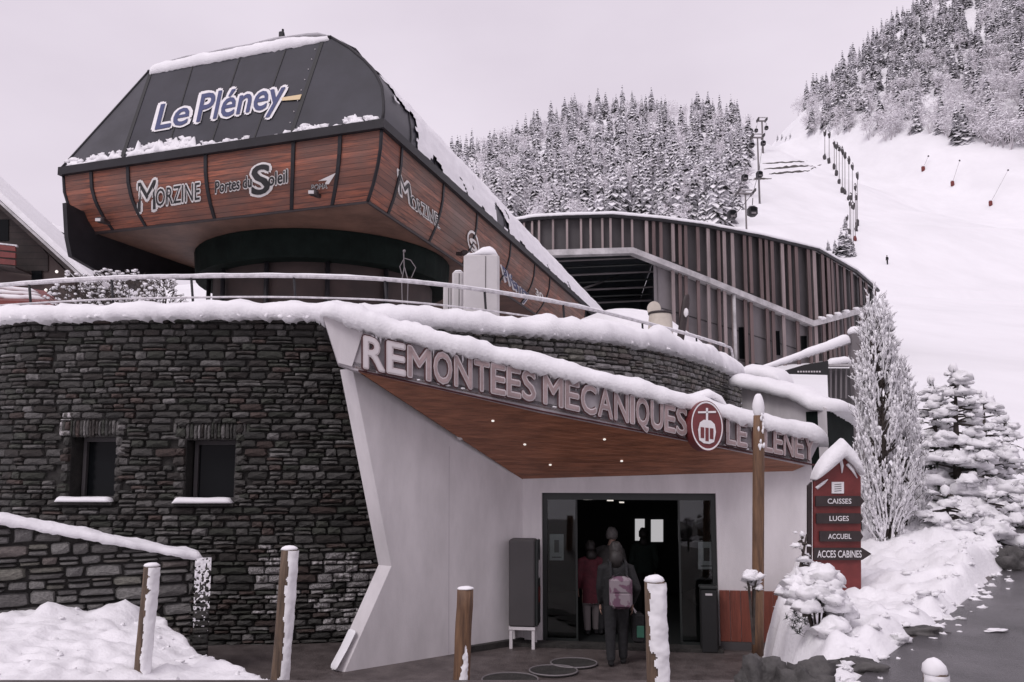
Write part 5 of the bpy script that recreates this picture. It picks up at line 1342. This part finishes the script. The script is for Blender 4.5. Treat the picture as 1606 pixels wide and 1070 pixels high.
# columnar frosted tree
def columnar(c, h, r, seed, label):
    rs = random.Random(seed); c = np.array(c, float); e = empty('columnar_tree', c, label, 'tree')
    tk = MB(); br = MB(); sn = MB()
    tk.tube([c-np.array([0, 0, .2]), c+np.array([.03, 0, h*.45]), c+np.array([0, 0, h*.98])], [.045, .028, .008], 8)
    prof = lambda z: r*interp(z, [0, .08, .25, .5, .75, .92, 1.0], [.35, .75, 1.0, .86, .58, .28, .08])
    for k in range(int(170*r/.46)):
        z0 = rs.random()**1.2*.8; a = rs.uniform(0, 6.28); dr = np.array([math.cos(a), math.sin(a), 0])
        ln_ = h*rs.uniform(.14, .30)*(1-.45*z0); pts = []
        for q in range(5):
            t = q/4; zz = min(.99, z0+ln_/h*t); rr = min(prof(zz)*rs.uniform(.92, 1.1), prof(zz))*(.08+.92*t**.75)
            pts.append(c+dr*rr+np.array([rs.uniform(-.03, .03), rs.uniform(-.03, .03), zz*h]))
        br.tube(pts, [.016, .013, .010, .007, .003], 4, cap=False)
        sn.tube([p+np.array([-.004, -.006, .006]) for p in pts[1:]], [.013, .012, .011, .005], 5, cap=False)
        for q in range(20):
            t = rs.uniform(.15, 1)*4; i = min(3, int(t)); p = lerp(pts[i], pts[i+1], t-i)
            d2 = dr*rs.uniform(-.2, .8)+np.array([rs.uniform(-.6, .6), rs.uniform(-.6, .6), rs.uniform(.5, 1.2)]); d2 /= np.linalg.norm(d2); l = rs.uniform(.06, .17)
            br.tube([p, p+d2*l], [.006, .002], 3, cap=False)
            if rs.random() < .78:
                s = rs.uniform(.55, 1.2); sn.tube([p+np.array([0, -.003, .004]), p+d2*l*1.02+np.array([0, -.003, .004])], [.008, .004], 3, cap=False)
                sn.blob(p+d2*l*.6+np.array([0, 0, .012]), (.017*s, .017*s, .034*s), k*20+q, nu=6, nv=4, amp=.5)
    tk.build('trunk', 'bark', e, smooth=True); br.build('crown', 'bark', e, kind='stuff'); sn.build('snow_load', 'snow_fine', e, smooth=True, kind='stuff')
b = P(1392, 880, 11.6); t = P(1385, 445, 11.6); columnar((b[0], b[1], b[2]), t[2]-b[2], .46, 3, 'tallest columnar tree, upright branches thick with frost, beside the signpost')
b = P(1424, 880, 12.3); t = P(1424, 548, 12.3); columnar((b[0], b[1], b[2]), t[2]-b[2], .34, 5, 'shorter frosted columnar tree between the tallest one and the pines')

# ==================================================================  FAR FOREST
def conifer_data(seed, tiers=15, snowy=.75):
    rs = random.Random(seed); V = []; Fc = []; M = []
    def q(pts, m):
        k = len(V); V.extend(pts); Fc.append(tuple(range(k, k+len(pts)))); M.append(m)
    lean = rs.uniform(-.01, .01)
    for i in range(tiers):
        z = .05+.93*(i/(tiers-1))**.92; r = (.175*(1-z)**.82+.012)*rs.uniform(.8, 1.15); n = 9 if z < .4 else (7 if z < .75 else 5)
        a0 = rs.uniform(0, 6.28)
        for k in range(n):
            a = a0+6.283*k/n+rs.uniform(-.3, .3); rr = r*rs.uniform(.55, 1.25); c, s = math.cos(a), math.sin(a); wd = rr*.42+.006; dp = rr*rs.uniform(.6, 1.15)
            t = (rr*c+lean, rr*s, z-dp); l = (rr*.55*c-s*wd, rr*.55*s+c*wd, z-dp*.45); g = (rr*.55*c+s*wd, rr*.55*s-c*wd, z-dp*.45); o = (lean, 0, z+.012)
            q([o, l, t, g], 0 if rs.random() < .32 else 1)
            if rs.random() < snowy:
                w2 = wd*rs.uniform(.75, 1.15); x0 = rs.uniform(.0, .3); up = .007
                q([(rr*x0*c, rr*x0*s, z-dp*x0*.8+up+.006), (rr*.62*c-s*w2, rr*.62*s+c*w2, z-dp*.5+up), (rr*1.06*c, rr*1.06*s, z-dp*.98+up), (rr*.62*c+s*w2, rr*.62*s-c*w2, z-dp*.5+up)], 2)
            if rs.random() < .32:      # hanging dark twigs under the load
                q([(rr*.5*c-s*wd*.6, rr*.5*s+c*wd*.6, z-dp*.5), (rr*.5*c+s*wd*.6, rr*.5*s-c*wd*.6, z-dp*.5), (rr*.8*c, rr*.8*s, z-dp*1.0-.02)], 0 if rs.random() < .5 else 1)
    for k in range(4):
        a, b = 1.57*k, 1.57*(k+1); q([(.014*math.cos(a), .014*math.sin(a), -.03), (.014*math.cos(b), .014*math.sin(b), -.03), (lean, 0, .98)], 0)
    return np.array(V), Fc, M
def broad_data(seed, n=260, pale=.62):
    rs = random.Random(seed); V = []; Fc = []; M = []
    lob = [(rs.uniform(-.22, .22), rs.uniform(-.22, .22), rs.uniform(.40, .80), rs.uniform(.16, .27)) for _ in range(7)]
    for i in range(n):
        l = rs.choice(lob); a = rs.uniform(0, 6.28); b = math.acos(rs.uniform(-.7, 1)); rr = l[3]*rs.random()**.35
        d = np.array([math.sin(b)*math.cos(a), math.sin(b)*math.sin(a), math.cos(b)]); p = np.array(l[:3])+d*rr
        s = np.array([rs.uniform(-1, 1), rs.uniform(-1, 1), rs.uniform(-.6, .6)]); s /= np.linalg.norm(s); t = np.cross(s, d); t /= np.linalg.norm(t)+1e-6
        L_, w_ = rs.uniform(.03, .075), rs.uniform(.008, .02); k = len(V)
        V.extend([p-s*L_, p+t*w_, p+s*L_, p-t*w_]); Fc.append((k, k+1, k+2, k+3)); q = rs.random(); M.append(2 if q < pale*.6 else (1 if q < pale+.15 else 0))
    for l in lob:
        k = len(V); V.extend([np.array((-.012, 0, -.02)), np.array((.012, 0, -.02)), np.array(l[:3])+np.array((.004, 0, 0)), np.array(l[:3])-np.array((.004, 0, 0))]); Fc.append((k, k+1, k+2, k+3)); M.append(0)
    return np.array(V), Fc, M
CON = [conifer_data(s, snowy=sn) for s, sn in ((1, .92), (2, .85), (3, .95), (4, .75), (5, .98), (6, .9))]
BRO = [broad_data(s) for s in (11, 12, 13, 14)]
CM = ['spruce', 'spruce_mid', 'snow_fine']; BMt = ['twig', 'twig_pale', 'snow_fine']
def tree_mesh(dat, mats, nm):
    me = bpy.data.meshes.new(nm); me.from_pydata([tuple(p) for p in dat[0]], [], dat[1])
    for m in mats: me.materials.append(MATS[m])
    me.polygons.foreach_set('material_index', dat[2]); me.update(); return me
CMS = [tree_mesh(d, CM, 'spruce') for d in CON]; BMS = [tree_mesh(d, BMt, 'broadleaf') for d in BRO]
LF = [(690, 262), (720, 238), (800, 212), (860, 205), (905, 192), (960, 190), (1010, 188), (1060, 196), (1110, 196), (1150, 190), (1166, 195), (1176, 222), (1172, 262), (1165, 300), (1152, 345), (1140, 362), (690, 362)]
RF = [(1246, 207), (1262, 190), (1276, 150), (1300, 132), (1345, 96), (1400, 62), (1450, 34), (1500, 10), (1600, -40), (1720, -60), (1720, 275), (1640, 262), (1560, 232), (1500, 226), (1440, 218), (1390, 224), (1350, 222), (1310, 214), (1280, 214)]
def inside(poly, u, v):
    c = False; n = len(poly)
    for i in range(n):
        (x1, y1), (x2, y2) = poly[i], poly[(i+1) % n]
        if (y1 > v) != (y2 > v) and u < (x2-x1)*(v-y1)/(y2-y1)+x1: c = not c
    return c
rs = random.Random(2024); trees = []
def sow(poly, n, mind, side):
    us_ = [p[0] for p in poly]; vs = [p[1] for p in poly]; k = 0; pts = []
    while k < n*12 and len(pts) < n:
        k += 1; u, v = rs.uniform(min(us_), max(us_)), rs.uniform(min(vs), max(vs))
        if not inside(poly, u, v): continue
        if any(abs(u-a)+abs(v-b)*1.6 < mind for a, b in pts[-400:]): continue
        p = hit(u, v)
        if p is None: continue
        pts.append((u, v)); trees.append((side, u, v, p))
sow(LF, 540, 7.5, 0); sow(RF, 640, 7.5, 1)
# skyline row
def skyline(u0, u1, step, side):
    u = u0
    while u < u1:
        a = (u-803)/F*1.02; best = None
        for y in range(240, 500, 6):
            z = terrain(a*y, y); q = (z-H)/y
            if best is None or q > best[0]: best = (q, y, z)
        p = np.array([a*best[1], best[1], best[2]]); trees.append((side, u, proj(p)[1], p))
        u += step*rs.uniform(.5, 1.5)
skyline(700, 1172, 7, 0); skyline(1262, 1640, 7, 1)
def far_tree(side, u, v, p):
    if side == 0: br = rs.random() < .36
    else:
        low = v-interp(u, [1246, 1350, 1500, 1700], [195, 165, 120, 80]); br = rs.random() < (.85 if low > 25 else (.5 if low > -15 else .2))
    hgt = rs.uniform(12, 20) if not br else rs.uniform(8, 14)
    return br, hgt
recs = []
for t in trees:
    br, hgt = far_tree(*t); recs.append((hgt/t[3][1], br, hgt, t[3], t[0]))
recs.sort(key=lambda r: -r[0])
NL = {0: 0, 1: 0}
cntC = cntB = 0
fm = MB(); FM = CM+BMt
fv = []; ff = []; fmi = []; kk = 0
for (a, br, hgt, p, side) in recs:
    sc_ = hgt; wx = rs.uniform(.85, 1.2); rot = rs.uniform(0, 6.28)
    if (br and cntB < 200) or (not br and cntC < 300):
        me = rs.choice(BMS if br else CMS); o = bpy.data.objects.new('bare_tree' if br else 'spruce_tree', me); COL.objects.link(o)
        o.location = (p[0], p[1], p[2]-.3); o.rotation_euler = (0, 0, rot); o.scale = (sc_*wx*(1.15 if br else 1), sc_*wx*(1.15 if br else 1), sc_)
        if br: cntB += 1; tag(o, 'frosted grey bare tree in the wood '+('left of' if side == 0 else 'above and right of')+' the ski piste', 'tree', 'bare trees '+('left' if side == 0 else 'right')+' of the piste')
        else: cntC += 1; tag(o, 'snow dusted spruce in the forest '+('left of' if side == 0 else 'above and right of')+' the ski piste', 'tree', 'spruces '+('left' if side == 0 else 'right')+' of the piste')
    else:
        V, Fc, M = rs.choice(BRO if br else CON); c, s = math.cos(rot), math.sin(rot)
        W = np.stack([(V[:, 0]*c-V[:, 1]*s)*sc_*wx+p[0], (V[:, 0]*s+V[:, 1]*c)*sc_*wx+p[1], V[:, 2]*sc_+p[2]-.3], 1)
        fv.append(W); ff.extend([tuple(i+kk for i in f) for f in Fc]); fmi.extend([m+(3 if br else 0) for m in M]); kk += len(V)
if fv:
    me = bpy.data.meshes.new('far_forest'); me.from_pydata(np.concatenate(fv).tolist(), [], ff)
    for m in FM: me.materials.append(MATS[m])
    me.polygons.foreach_set('material_index', fmi); me.update(); o = bpy.data.objects.new('far_forest', me); COL.objects.link(o)
    tag(o, 'snow dusted spruces and bare trees massed near the skyline', 'forest', kind='stuff')

# ==================================================================  PISTE FURNITURE
def slope_z(p): return terrain(p[0], p[1])
# dark earth edges across the piste
mb = MB(); rs = random.Random(5)
for (u0, v0, u1, v1, w_) in ((1196, 257, 1266, 254, 1.1), (1198, 266, 1276, 261, 1.6), (1206, 274, 1270, 269, 1.5), (1174, 283, 1210, 281, 1.3), (1272, 266, 1288, 259, 1.1)):
    n = 16; pts = []
    for k in range(n+1):
        p = hit(lerp(u0, u1, k/n), lerp(v0, v1, k/n)+rs.uniform(-.6, .6))
        if p is not None: pts.append(p+np.array([0, 0, .15]))
    if len(pts) > 2: mb.tube(pts, [max(.1, w_*.5*abs(math.sin(math.pi*(i+.7)/(len(pts)+.6)))*rs.uniform(.5, 1.2)) for i in range(len(pts))], 5)
mb.build('earth_banks', 'earth', kind='structure')
# slim poles of the lift line
def X7(x, y): return 1140+.243*x, 160+.243*y
ORD = ['first', 'second', 'third', 'fourth', 'fifth', 'sixth', 'seventh', 'eighth', 'ninth', 'tenth', 'thirteenth', 'fourteenth', 'twelfth', 'eleventh', 'fifteenth', 'sixteenth']
polelist = [(632, 190, 375), (660, 200, 400), (693, 255, 440), (707, 270, 480), (725, 290, 530), (745, 305, 590), (762, 335, 600), (787, 365, 640), (810, 405, 690), (842, 465, 800), (828, 540, 900), (800, 600, 930), (775, 735, 980), (815, 660, 960), (793, 640, 860), (835, 600, 840)]
for i, (x, y0, y1) in enumerate(polelist):
    u, v1 = X7(x, y1); _, v0 = X7(x, y0); p = hit(u, v1, 60)
    if p is None: continue
    t = P(u, v0, p[1]); h = t[2]-p[2]; k = p[1]/F
    e = empty('slope_pole', p, 'slim dark frosted pole beside the piste, '+ORD[i]+' from the top of the row', 'pole', 'slim poles lining the ski piste')
    mb = MB(); mb.tube([p-np.array([0, 0, .5]), t], [k*.55, k*.4], 6); mb.build('shaft', 'barn_panel', e)
    mb = MB(); mb.blob(p+np.array([0, 0, 4*k]), (2.6*k, 2.6*k, 5.4*k), i, nu=8, nv=6, amp=.5); mb.build('foot_pad', 'barn_dark' if i != 10 else 'sign_red', e, smooth=True, label='dark red foot pad' if i == 10 else None)
    mb = MB(); mb.blob(t-np.array([0, 0, 3*k]), (2.3*k, 2.3*k, 6*k), i+40, nu=8, nv=6, amp=.5, mi=0); mb.blob(t+np.array([-.8*k, -.8*k, 0]), (1.3*k, 1.3*k, 2*k), i+60, nu=7, nv=5, mi=1)
    mb.build('head', ['barn_dark', 'snow_fine'], e, smooth=True)
for i, (x, y0, y1) in enumerate(((655, 890, 960), (700, 885, 985), (745, 810, 1000), (780, 815, 1000), (765, 740, 830), (815, 900, 1000))):
    u, v1 = X7(x, y1); _, v0 = X7(x, y0); p = hit(u, v1, 60)
    if p is None: continue
    h = P(u, v0, p[1])[2]-p[2]; o = bpy.data.objects.new('young_spruce', CMS[i % 6]); COL.objects.link(o); o.location = p; o.scale = (h*1.5, h*1.5, h); tag(o, 'young snowy spruce just above the hall roof, '+('leftmost', 'second from the left', 'third from the left', 'fifth from the left', 'topmost', 'rightmost')[i]+' of the small cluster', 'tree', 'young spruces beside the piste')
# gondola towers and cabins
def tower(u, vt, vb, d, wpx, label):
    t = P(u, vt, d); b = np.array([t[0], d, min(P(u, vb, d)[2], terrain(t[0], d))]); k = d/F
    e = empty('lift_tower', b, label, 'lift tower', 'gondola lift towers')
    mb = MB(); mb.tube([b-np.array([0, 0, 1]), t], [1.7*k, 1.3*k], 8); mb.build('mast', 'barn_panel', e, smooth=True)
    mb = MB(); mb.box(t+np.array([0, 0, 0]), (wpx*k, .5, 2.0*k)); mb.build('crossarm', 'barn_panel', e)
    for s in (-1, 1):
        mb = MB(); mb.box(t+np.array([s*wpx*k*.48, 0, 2*k]), (1.8*k, 3.5, 4*k)); mb.build('sheave_row', 'barn_dark', e)
    mb = MB(); mb.box(t+np.array([0, 0, 6*k]), (wpx*k*.9, .4, 1.2*k)); mb.build('work_bridge', 'barn_steel', e)
    return t
T1 = tower(1169, 304, 362, 150, 26, 'nearest gondola lift tower rising above the hall roof'); T2 = tower(1188, 216, 290, 250, 19, 'second gondola lift tower standing at the piste edge'); T3 = tower(1195, 190, 222, 370, 14, 'farthest gondola lift tower at the skyline gap')
def cabin(u, v, d, hpx, label):
    k = d/F; c = P(u, v, d); h = hpx*k; w_ = h*.82
    e = empty('gondola_cabin', c-np.array([0, 0, h/2]), label, 'gondola', 'gondola cabins on the cable')
    mb = MB(); mb.rbox(c, (w_, w_, h*.9), h*.16); mb.build('body', 'dark_metal', e)
    mb = MB(); mb.box(c+np.array([0, -w_*.505, h*.12]), (w_*.66, .02, h*.34)); mb.build('window', 'window_dark', e)
    mb = MB(); mb.box(c+np.array([0, -w_*.505, -h*.25]), (w_*.5, .02, h*.16)); mb.build('panel', 'barn_panel', e)
    mb = MB(); mb.tube([c+np.array([0, 0, h*.45]), c+np.array([w_*.05, 0, h*.8]), c+np.array([w_*.1, 0, h*1.25])], h*.04, 5); mb.build('hanger', 'barn_dark', e)
    mb = MB(); mb.blob(c+np.array([0, 0, h*.46]), (w_*.45, w_*.45, h*.08), 1, nu=8, nv=4); mb.build('snow_cap', 'snow_fine', e, smooth=True)
    return c+np.array([w_*.1, 0, h*1.25])
for u, v, d, hp, lab in ((1148, 337, 150, 17, 'nearest descending gondola cabin low beside the forest edge'), (1180, 332, 140, 18, 'nearest ascending gondola cabin right of the first tower'), (1168, 279, 205, 12, 'gondola cabin left of the second tower, over the dark earth banks'), (1191, 274, 200, 12, 'gondola cabin right of the second tower, at its middle'),
                         (1179, 228, 262, 9, 'gondola cabin hanging left just below the second tower head'), (1197, 225, 258, 9, 'gondola cabin hanging right just below the second tower head'), (1186, 205, 375, 6.5, 'farthest gondola cabin left of the skyline tower'), (1202, 201, 370, 7, 'farthest gondola cabin right of the skyline tower')):
    cabin(u, v, d, hp, lab)
for s in (-1, 1):
    mb = MB(); pts = []
    tl = [S(4.2+s*-2.2, 22, 1.0)]+[T+np.array([s*wp_*dd/F*.48, 0, 2*dd/F]) for T, wp_, dd in ((T1, 26, 150), (T2, 19, 250), (T3, 14, 370))]
    for a, b in zip(tl[:-1], tl[1:]):
        for k in range(12): q_ = lerp(a, b, k/12); pts.append(q_-np.array([0, 0, math.sin(k/12*math.pi)*np.linalg.norm(b-a)*.018]))
    mb.tube(pts+[tl[-1]], .06, 4); mb.build('lift_cable', 'barn_dark', label=('left' if s < 0 else 'right')+' hauling cable of the gondola lift over the piste edge', cat='cable')
# snow guns with red bases
for i, (u, v, ut, vt, lab) in enumerate(((1448, 269, 1456, 245, 'snow lance with red base, uppermost and leftmost on the piste'), (1494, 292, 1505, 252, 'snow lance with red base, middle one of the three'), (1554, 326, 1581, 267, 'largest snow lance with red base and long slanting arm'))):
    p = hit(u, v, 60)
    if p is None: continue
    k = p[1]/F; t = P(ut, vt, p[1]); e = empty('snow_lance', p, lab, 'snow gun', 'snow lances on the piste')
    mb = MB(); mb.rbox(p+np.array([0, 0, 4*k]), (4.6*k, 4*k, 8*k), k*.6); mb.build('base_pad', 'chalet_red', e)
    mb = MB(); mb.tube([p+np.array([0, 0, 5*k]), t], [.4*k, .25*k], 6); mb.build('lance', 'barn_steel', e)
    mb = MB(); mb.rbox(t, (2.2*k, 2*k, 2.6*k), .4*k); mb.build('nozzle', 'barn_dark', e)
    mb = MB(); mb.blob(p+np.array([0, 0, 9*k]), (3*k, 2.5*k, 1.2*k), i, nu=8, nv=4); mb.build('snow_cap', 'snow_fine', e, smooth=True)
# far trees closing the gap at the top of the piste
for i, (u, v) in enumerate(((1206, 214), (1212, 213), (1219, 214), (1226, 214), (1233, 213), (1240, 214), (1247, 212))):
    p = hit(u, v-1)
    if p is None: p = hit(u, v+4)
    if p is None: continue
    o = bpy.data.objects.new('dark_spruce', CMS[i % 6]); COL.objects.link(o); o.location = p+np.array([0, 8, -1]); o.scale = (6, 6, rs.uniform(3.5, 6)); tag(o, 'small dark spruce on the skyline gap at the piste top, '+('leftmost', 'second', 'third', 'fourth', 'fifth', 'sixth', 'last')[i]+' from the lift tower', 'tree', 'dark spruces at the piste top')

# ==================================================================  PEOPLE
def remesh(mb, vox):
    me = bpy.data.meshes.new('tmp'); me.from_pydata(mb.v, [], mb.f); me.update(); o = bpy.data.objects.new('tmp', me); COL.objects.link(o)
    m = o.modifiers.new('r', 'REMESH'); m.mode = 'VOXEL'; m.voxel_size = vox
    s = o.modifiers.new('s', 'SMOOTH'); s.factor = .5; s.iterations = 4
    bpy.context.view_layer.update(); r = bpy.data.meshes.new_from_object(o.evaluated_get(bpy.context.evaluated_depsgraph_get()))
    bpy.data.objects.remove(o); return r
def person(base, ht, yaw, label, top, legs, hair, pose='stand', extra=None, long_coat=False, boots='black'):
    """figure facing +y in its own frame (back to the camera), feet at z 0"""
    e = empty('person', base, label, 'person', None); e.rotation_euler = (0, 0, yaw); s = ht/1.75
    L_ = lambda *p: np.array(p, float)*s
    mb = MB(); lean = .10 if pose == 'bend' else .02; ty = .16 if pose == 'bend' else .0
    # torso
    tor = [(0, 0, .86), (0, .0, .95), (0, .01+ty*.2, 1.08), (0, .02+ty*.5, 1.24), (0, .02+ty*.8, 1.38), (0, .02+ty*.95, 1.46)]
    mb.tube([L_(*p) for p in tor], [r*s for r in (.172, .192, .190, .205, .180, .085)], 16, squash=(.68, 1.0))
    if long_coat: mb.tube([L_(0, 0, .58), L_(0, 0, .8), L_(0, 0, 1.0)], [.19*s, .185*s, .17*s], 16, squash=(.72, 1))
    nk = L_(0, .03+ty, 1.46); hd = L_(0, .06+ty*1.25, 1.635)
    mb.tube([nk, hd-L_(0, .0, .06)], [.058*s, .052*s], 10)
    mb.blob(hd, (.076*s, .094*s, .115*s), amp=0, nu=16, nv=12)
    mb.blob(hd+L_(0, .096, -.015), (.014*s, .018*s, .022*s), amp=0, nu=8, nv=6)         # nose
    for sx in (-1, 1): mb.blob(hd+L_(sx*.077, 0, -.01), (.012*s, .022*s, .03*s), amp=0, nu=8, nv=6)
    step = .10 if pose == 'walk' else .03
    for sx in (-1, 1):
        dy = step*sx
        mb.tube([L_(sx*.085, 0, .92), L_(sx*.095, dy*.5+.02, .50), L_(sx*.09, dy, .09)], [.105*s, .082*s, .066*s], 12)
        mb.tube([L_(sx*.09, dy-.05, .05), L_(sx*.092, dy+.06, .045), L_(sx*.095, dy+.17, .035)], [.048*s, .046*s, .034*s], 10, squash=(1, .9))
        asym = (.05 if sx > 0 else -.02) if pose == 'walk' else 0
        sh = L_(sx*.195, .02+ty*.85, 1.39); el = L_(sx*(.255+asym), (.0 if pose != 'bend' else .14)+ty*.3-asym, 1.10); wr = L_(sx*.235, .10+(.12 if pose == 'bend' else 0), .87)
        mb.tube([L_(sx*.10, .02+ty*.85, 1.40), sh, el, wr], [.085*s, .082*s, .066*s, .044*s], 10)
        mb.blob(wr+L_(0, .01, -.07), (.022*s, .042*s, .055*s), amp=0, nu=10, nv=8)
    me = remesh(mb, .016)
    # fingers
    fg = MB()
    for sx in (-1, 1):
        wr = L_(sx*.235, .10+(.12 if pose == 'bend' else 0), .87)
        for k, (oy, ln_) in enumerate(((-.026, .058), (-.008, .07), (.010, .076), (.028, .068))):
            p0 = wr+L_(0, .01+oy, -.105); fg.tube([p0, p0+L_(-sx*.006, .006, -ln_*.55), p0+L_(-sx*.026, .010, -ln_)], [.0095*s, .009*s, .007*s], 6)
        p0 = wr+L_(-sx*.004, .045, -.06); fg.tube([p0, p0+L_(-sx*.012, .022, -.03), p0+L_(-sx*.022, .022, -.058)], [.011*s, .010*s, .008*s], 6)
    V = [tuple(v.co) for v in me.vertices]; Fc = [tuple(p.vertices) for p in me.polygons]
    full = MB(); full.add(V, Fc); nb_ = len(Fc); full.add(fg.v, fg.f)
    mi = []
    for j, f in enumerate(full.f):
        c = np.mean([full.v[i] for i in f], 0)/s
        if j >= nb_: k = 2
        elif c[2] > 1.475: k = 2
        elif c[2] < .10: k = 3
        elif c[2] < (.60 if long_coat else .86) and abs(c[0]) < .20: k = 1
        elif c[2] < .855 and abs(c[0]) >= .18: k = 2
        else: k = 0
        mi.append(k)
    full.m = mi
    bl = wloc(e); full.v = [(p[0]+bl[0], p[1]+bl[1], p[2]+bl[2]) for p in full.v]
    full.build('body', [top, legs, 'skin', boots], e, smooth=True)
    off = np.array(bl)
    hm = MB(); hm.blob(hd+off+L_(0, -.012, .018), (.098*s, .112*s, .126*s), 3, nu=22, nv=16, amp=.16, flat=.6)
    if extra == 'long': hm.tube([hd+off+L_(0, -.07, .02), hd+off+L_(0, -.09, -.12), hd+off+L_(0, -.10, -.26)], [.085*s, .10*s, .065*s], 12, squash=(.7, 1))
    if extra == 'hood': hm.tube([hd+off+L_(0, -.05, -.02), hd+off+L_(0, -.09, -.16), hd+off+L_(0, -.06, -.22)], [.06*s, .10*s, .09*s], 10, squash=(.7, 1.1))
    hm.build('hair', hair, e, smooth=True)
    return e
fp = PZ(968, 1043, .0)
person((fp[0], fp[1], .0), 1.66, rad(-6), 'person in black jacket and dark trousers walking in with a patterned backpack', 'cloth_black', 'cloth_grey', 'hair_dark', 'walk', 'long')
bp_ = empty('backpack', (fp[0], fp[1]-.17, .86), 'pink and white patterned backpack worn by the walking person', 'backpack')
mb = MB(); mb.rbox((fp[0]+.03, fp[1]-.245, 1.02), (.31, .17, .44), .055); mb.build('sack', 'pack_pattern', bp_, smooth=False)
mb = MB(); mb.rbox((fp[0]+.03, fp[1]-.345, .93), (.25, .045, .20), .02); mb.build('front_pocket', 'pack_pattern', bp_)
for sx in (-.09, .13):
    mb = MB(); mb.tube([(fp[0]+sx, fp[1]-.17, 1.22), (fp[0]+sx, fp[1]-.10, 1.40), (fp[0]+sx, fp[1]+.10, 1.42), (fp[0]+sx, fp[1]+.13, 1.25)], .018, 6); mb.build('strap', 'cloth_grey', bp_)
mb = MB(); mb.tube([(fp[0]-.02, fp[1]-.2, 1.24), (fp[0]+.03, fp[1]-.2, 1.28), (fp[0]+.08, fp[1]-.2, 1.24)], .010, 6); mb.build('grab_handle', 'cloth_grey', bp_)
hb = empty('carrier_bag', (fp[0]+.32, fp[1]+.08, .30), 'dark carrier bag with green and white print hanging by the walking person', 'bag')
mb = MB(); mb.rbox((fp[0]+.30, fp[1]+.06, .50), (.16, .24, .40), .03); mb.build('sack', 'cloth_black', hb)
mb = MB(); mb.rbox((fp[0]+.32, fp[1]-.063, .46), (.10, .012, .16), .004); mb.build('print', 'bag_green', hb)
mb = MB(); mb.tube([(fp[0]+.27, fp[1]+.0, .69), (fp[0]+.245, fp[1]+.06, .76), (fp[0]+.30, fp[1]+.10, .69)], .008, 5); mb.build('handle', 'print_soft', hb)
r_ = PZ(928, 1012, .01); r_ = np.array([r_[0], r_[1], .0]); r_ = PP(928, 989, np.array([0, 13.4, 0]), np.array([0, 1., 0]))
person((r_[0], 13.4, .01), 1.50, rad(10), 'person in a knee length red coat standing inside the doorway', 'cloth_red', 'trouser_pale', 'hair_dark', 'stand', 'hood', long_coat=True)
g_ = P(952, 985, 13.4); person((g_[0], 13.4, .01), 1.70, rad(-32), 'grey haired person in a beige coat bending forward just inside the door', 'cloth_beige', 'cloth_grey', 'hair_grey', 'bend', None, long_coat=True)
g_ = P(1012, 985, 15.2); person((g_[0], 15.2, .01), 1.58, rad(0), 'person in a dark green coat farther inside the hall', 'cloth_green', 'cloth_black', 'hair_dark', 'stand', 'hood')
# skier on the piste
p = hit(1392, 416, 60)
if p is not None: person((p[0], p[1], p[2]), 1.78, rad(20), 'distant skier in dark clothes alone on the white piste', 'cloth_black', 'cloth_black', 'hair_dark')
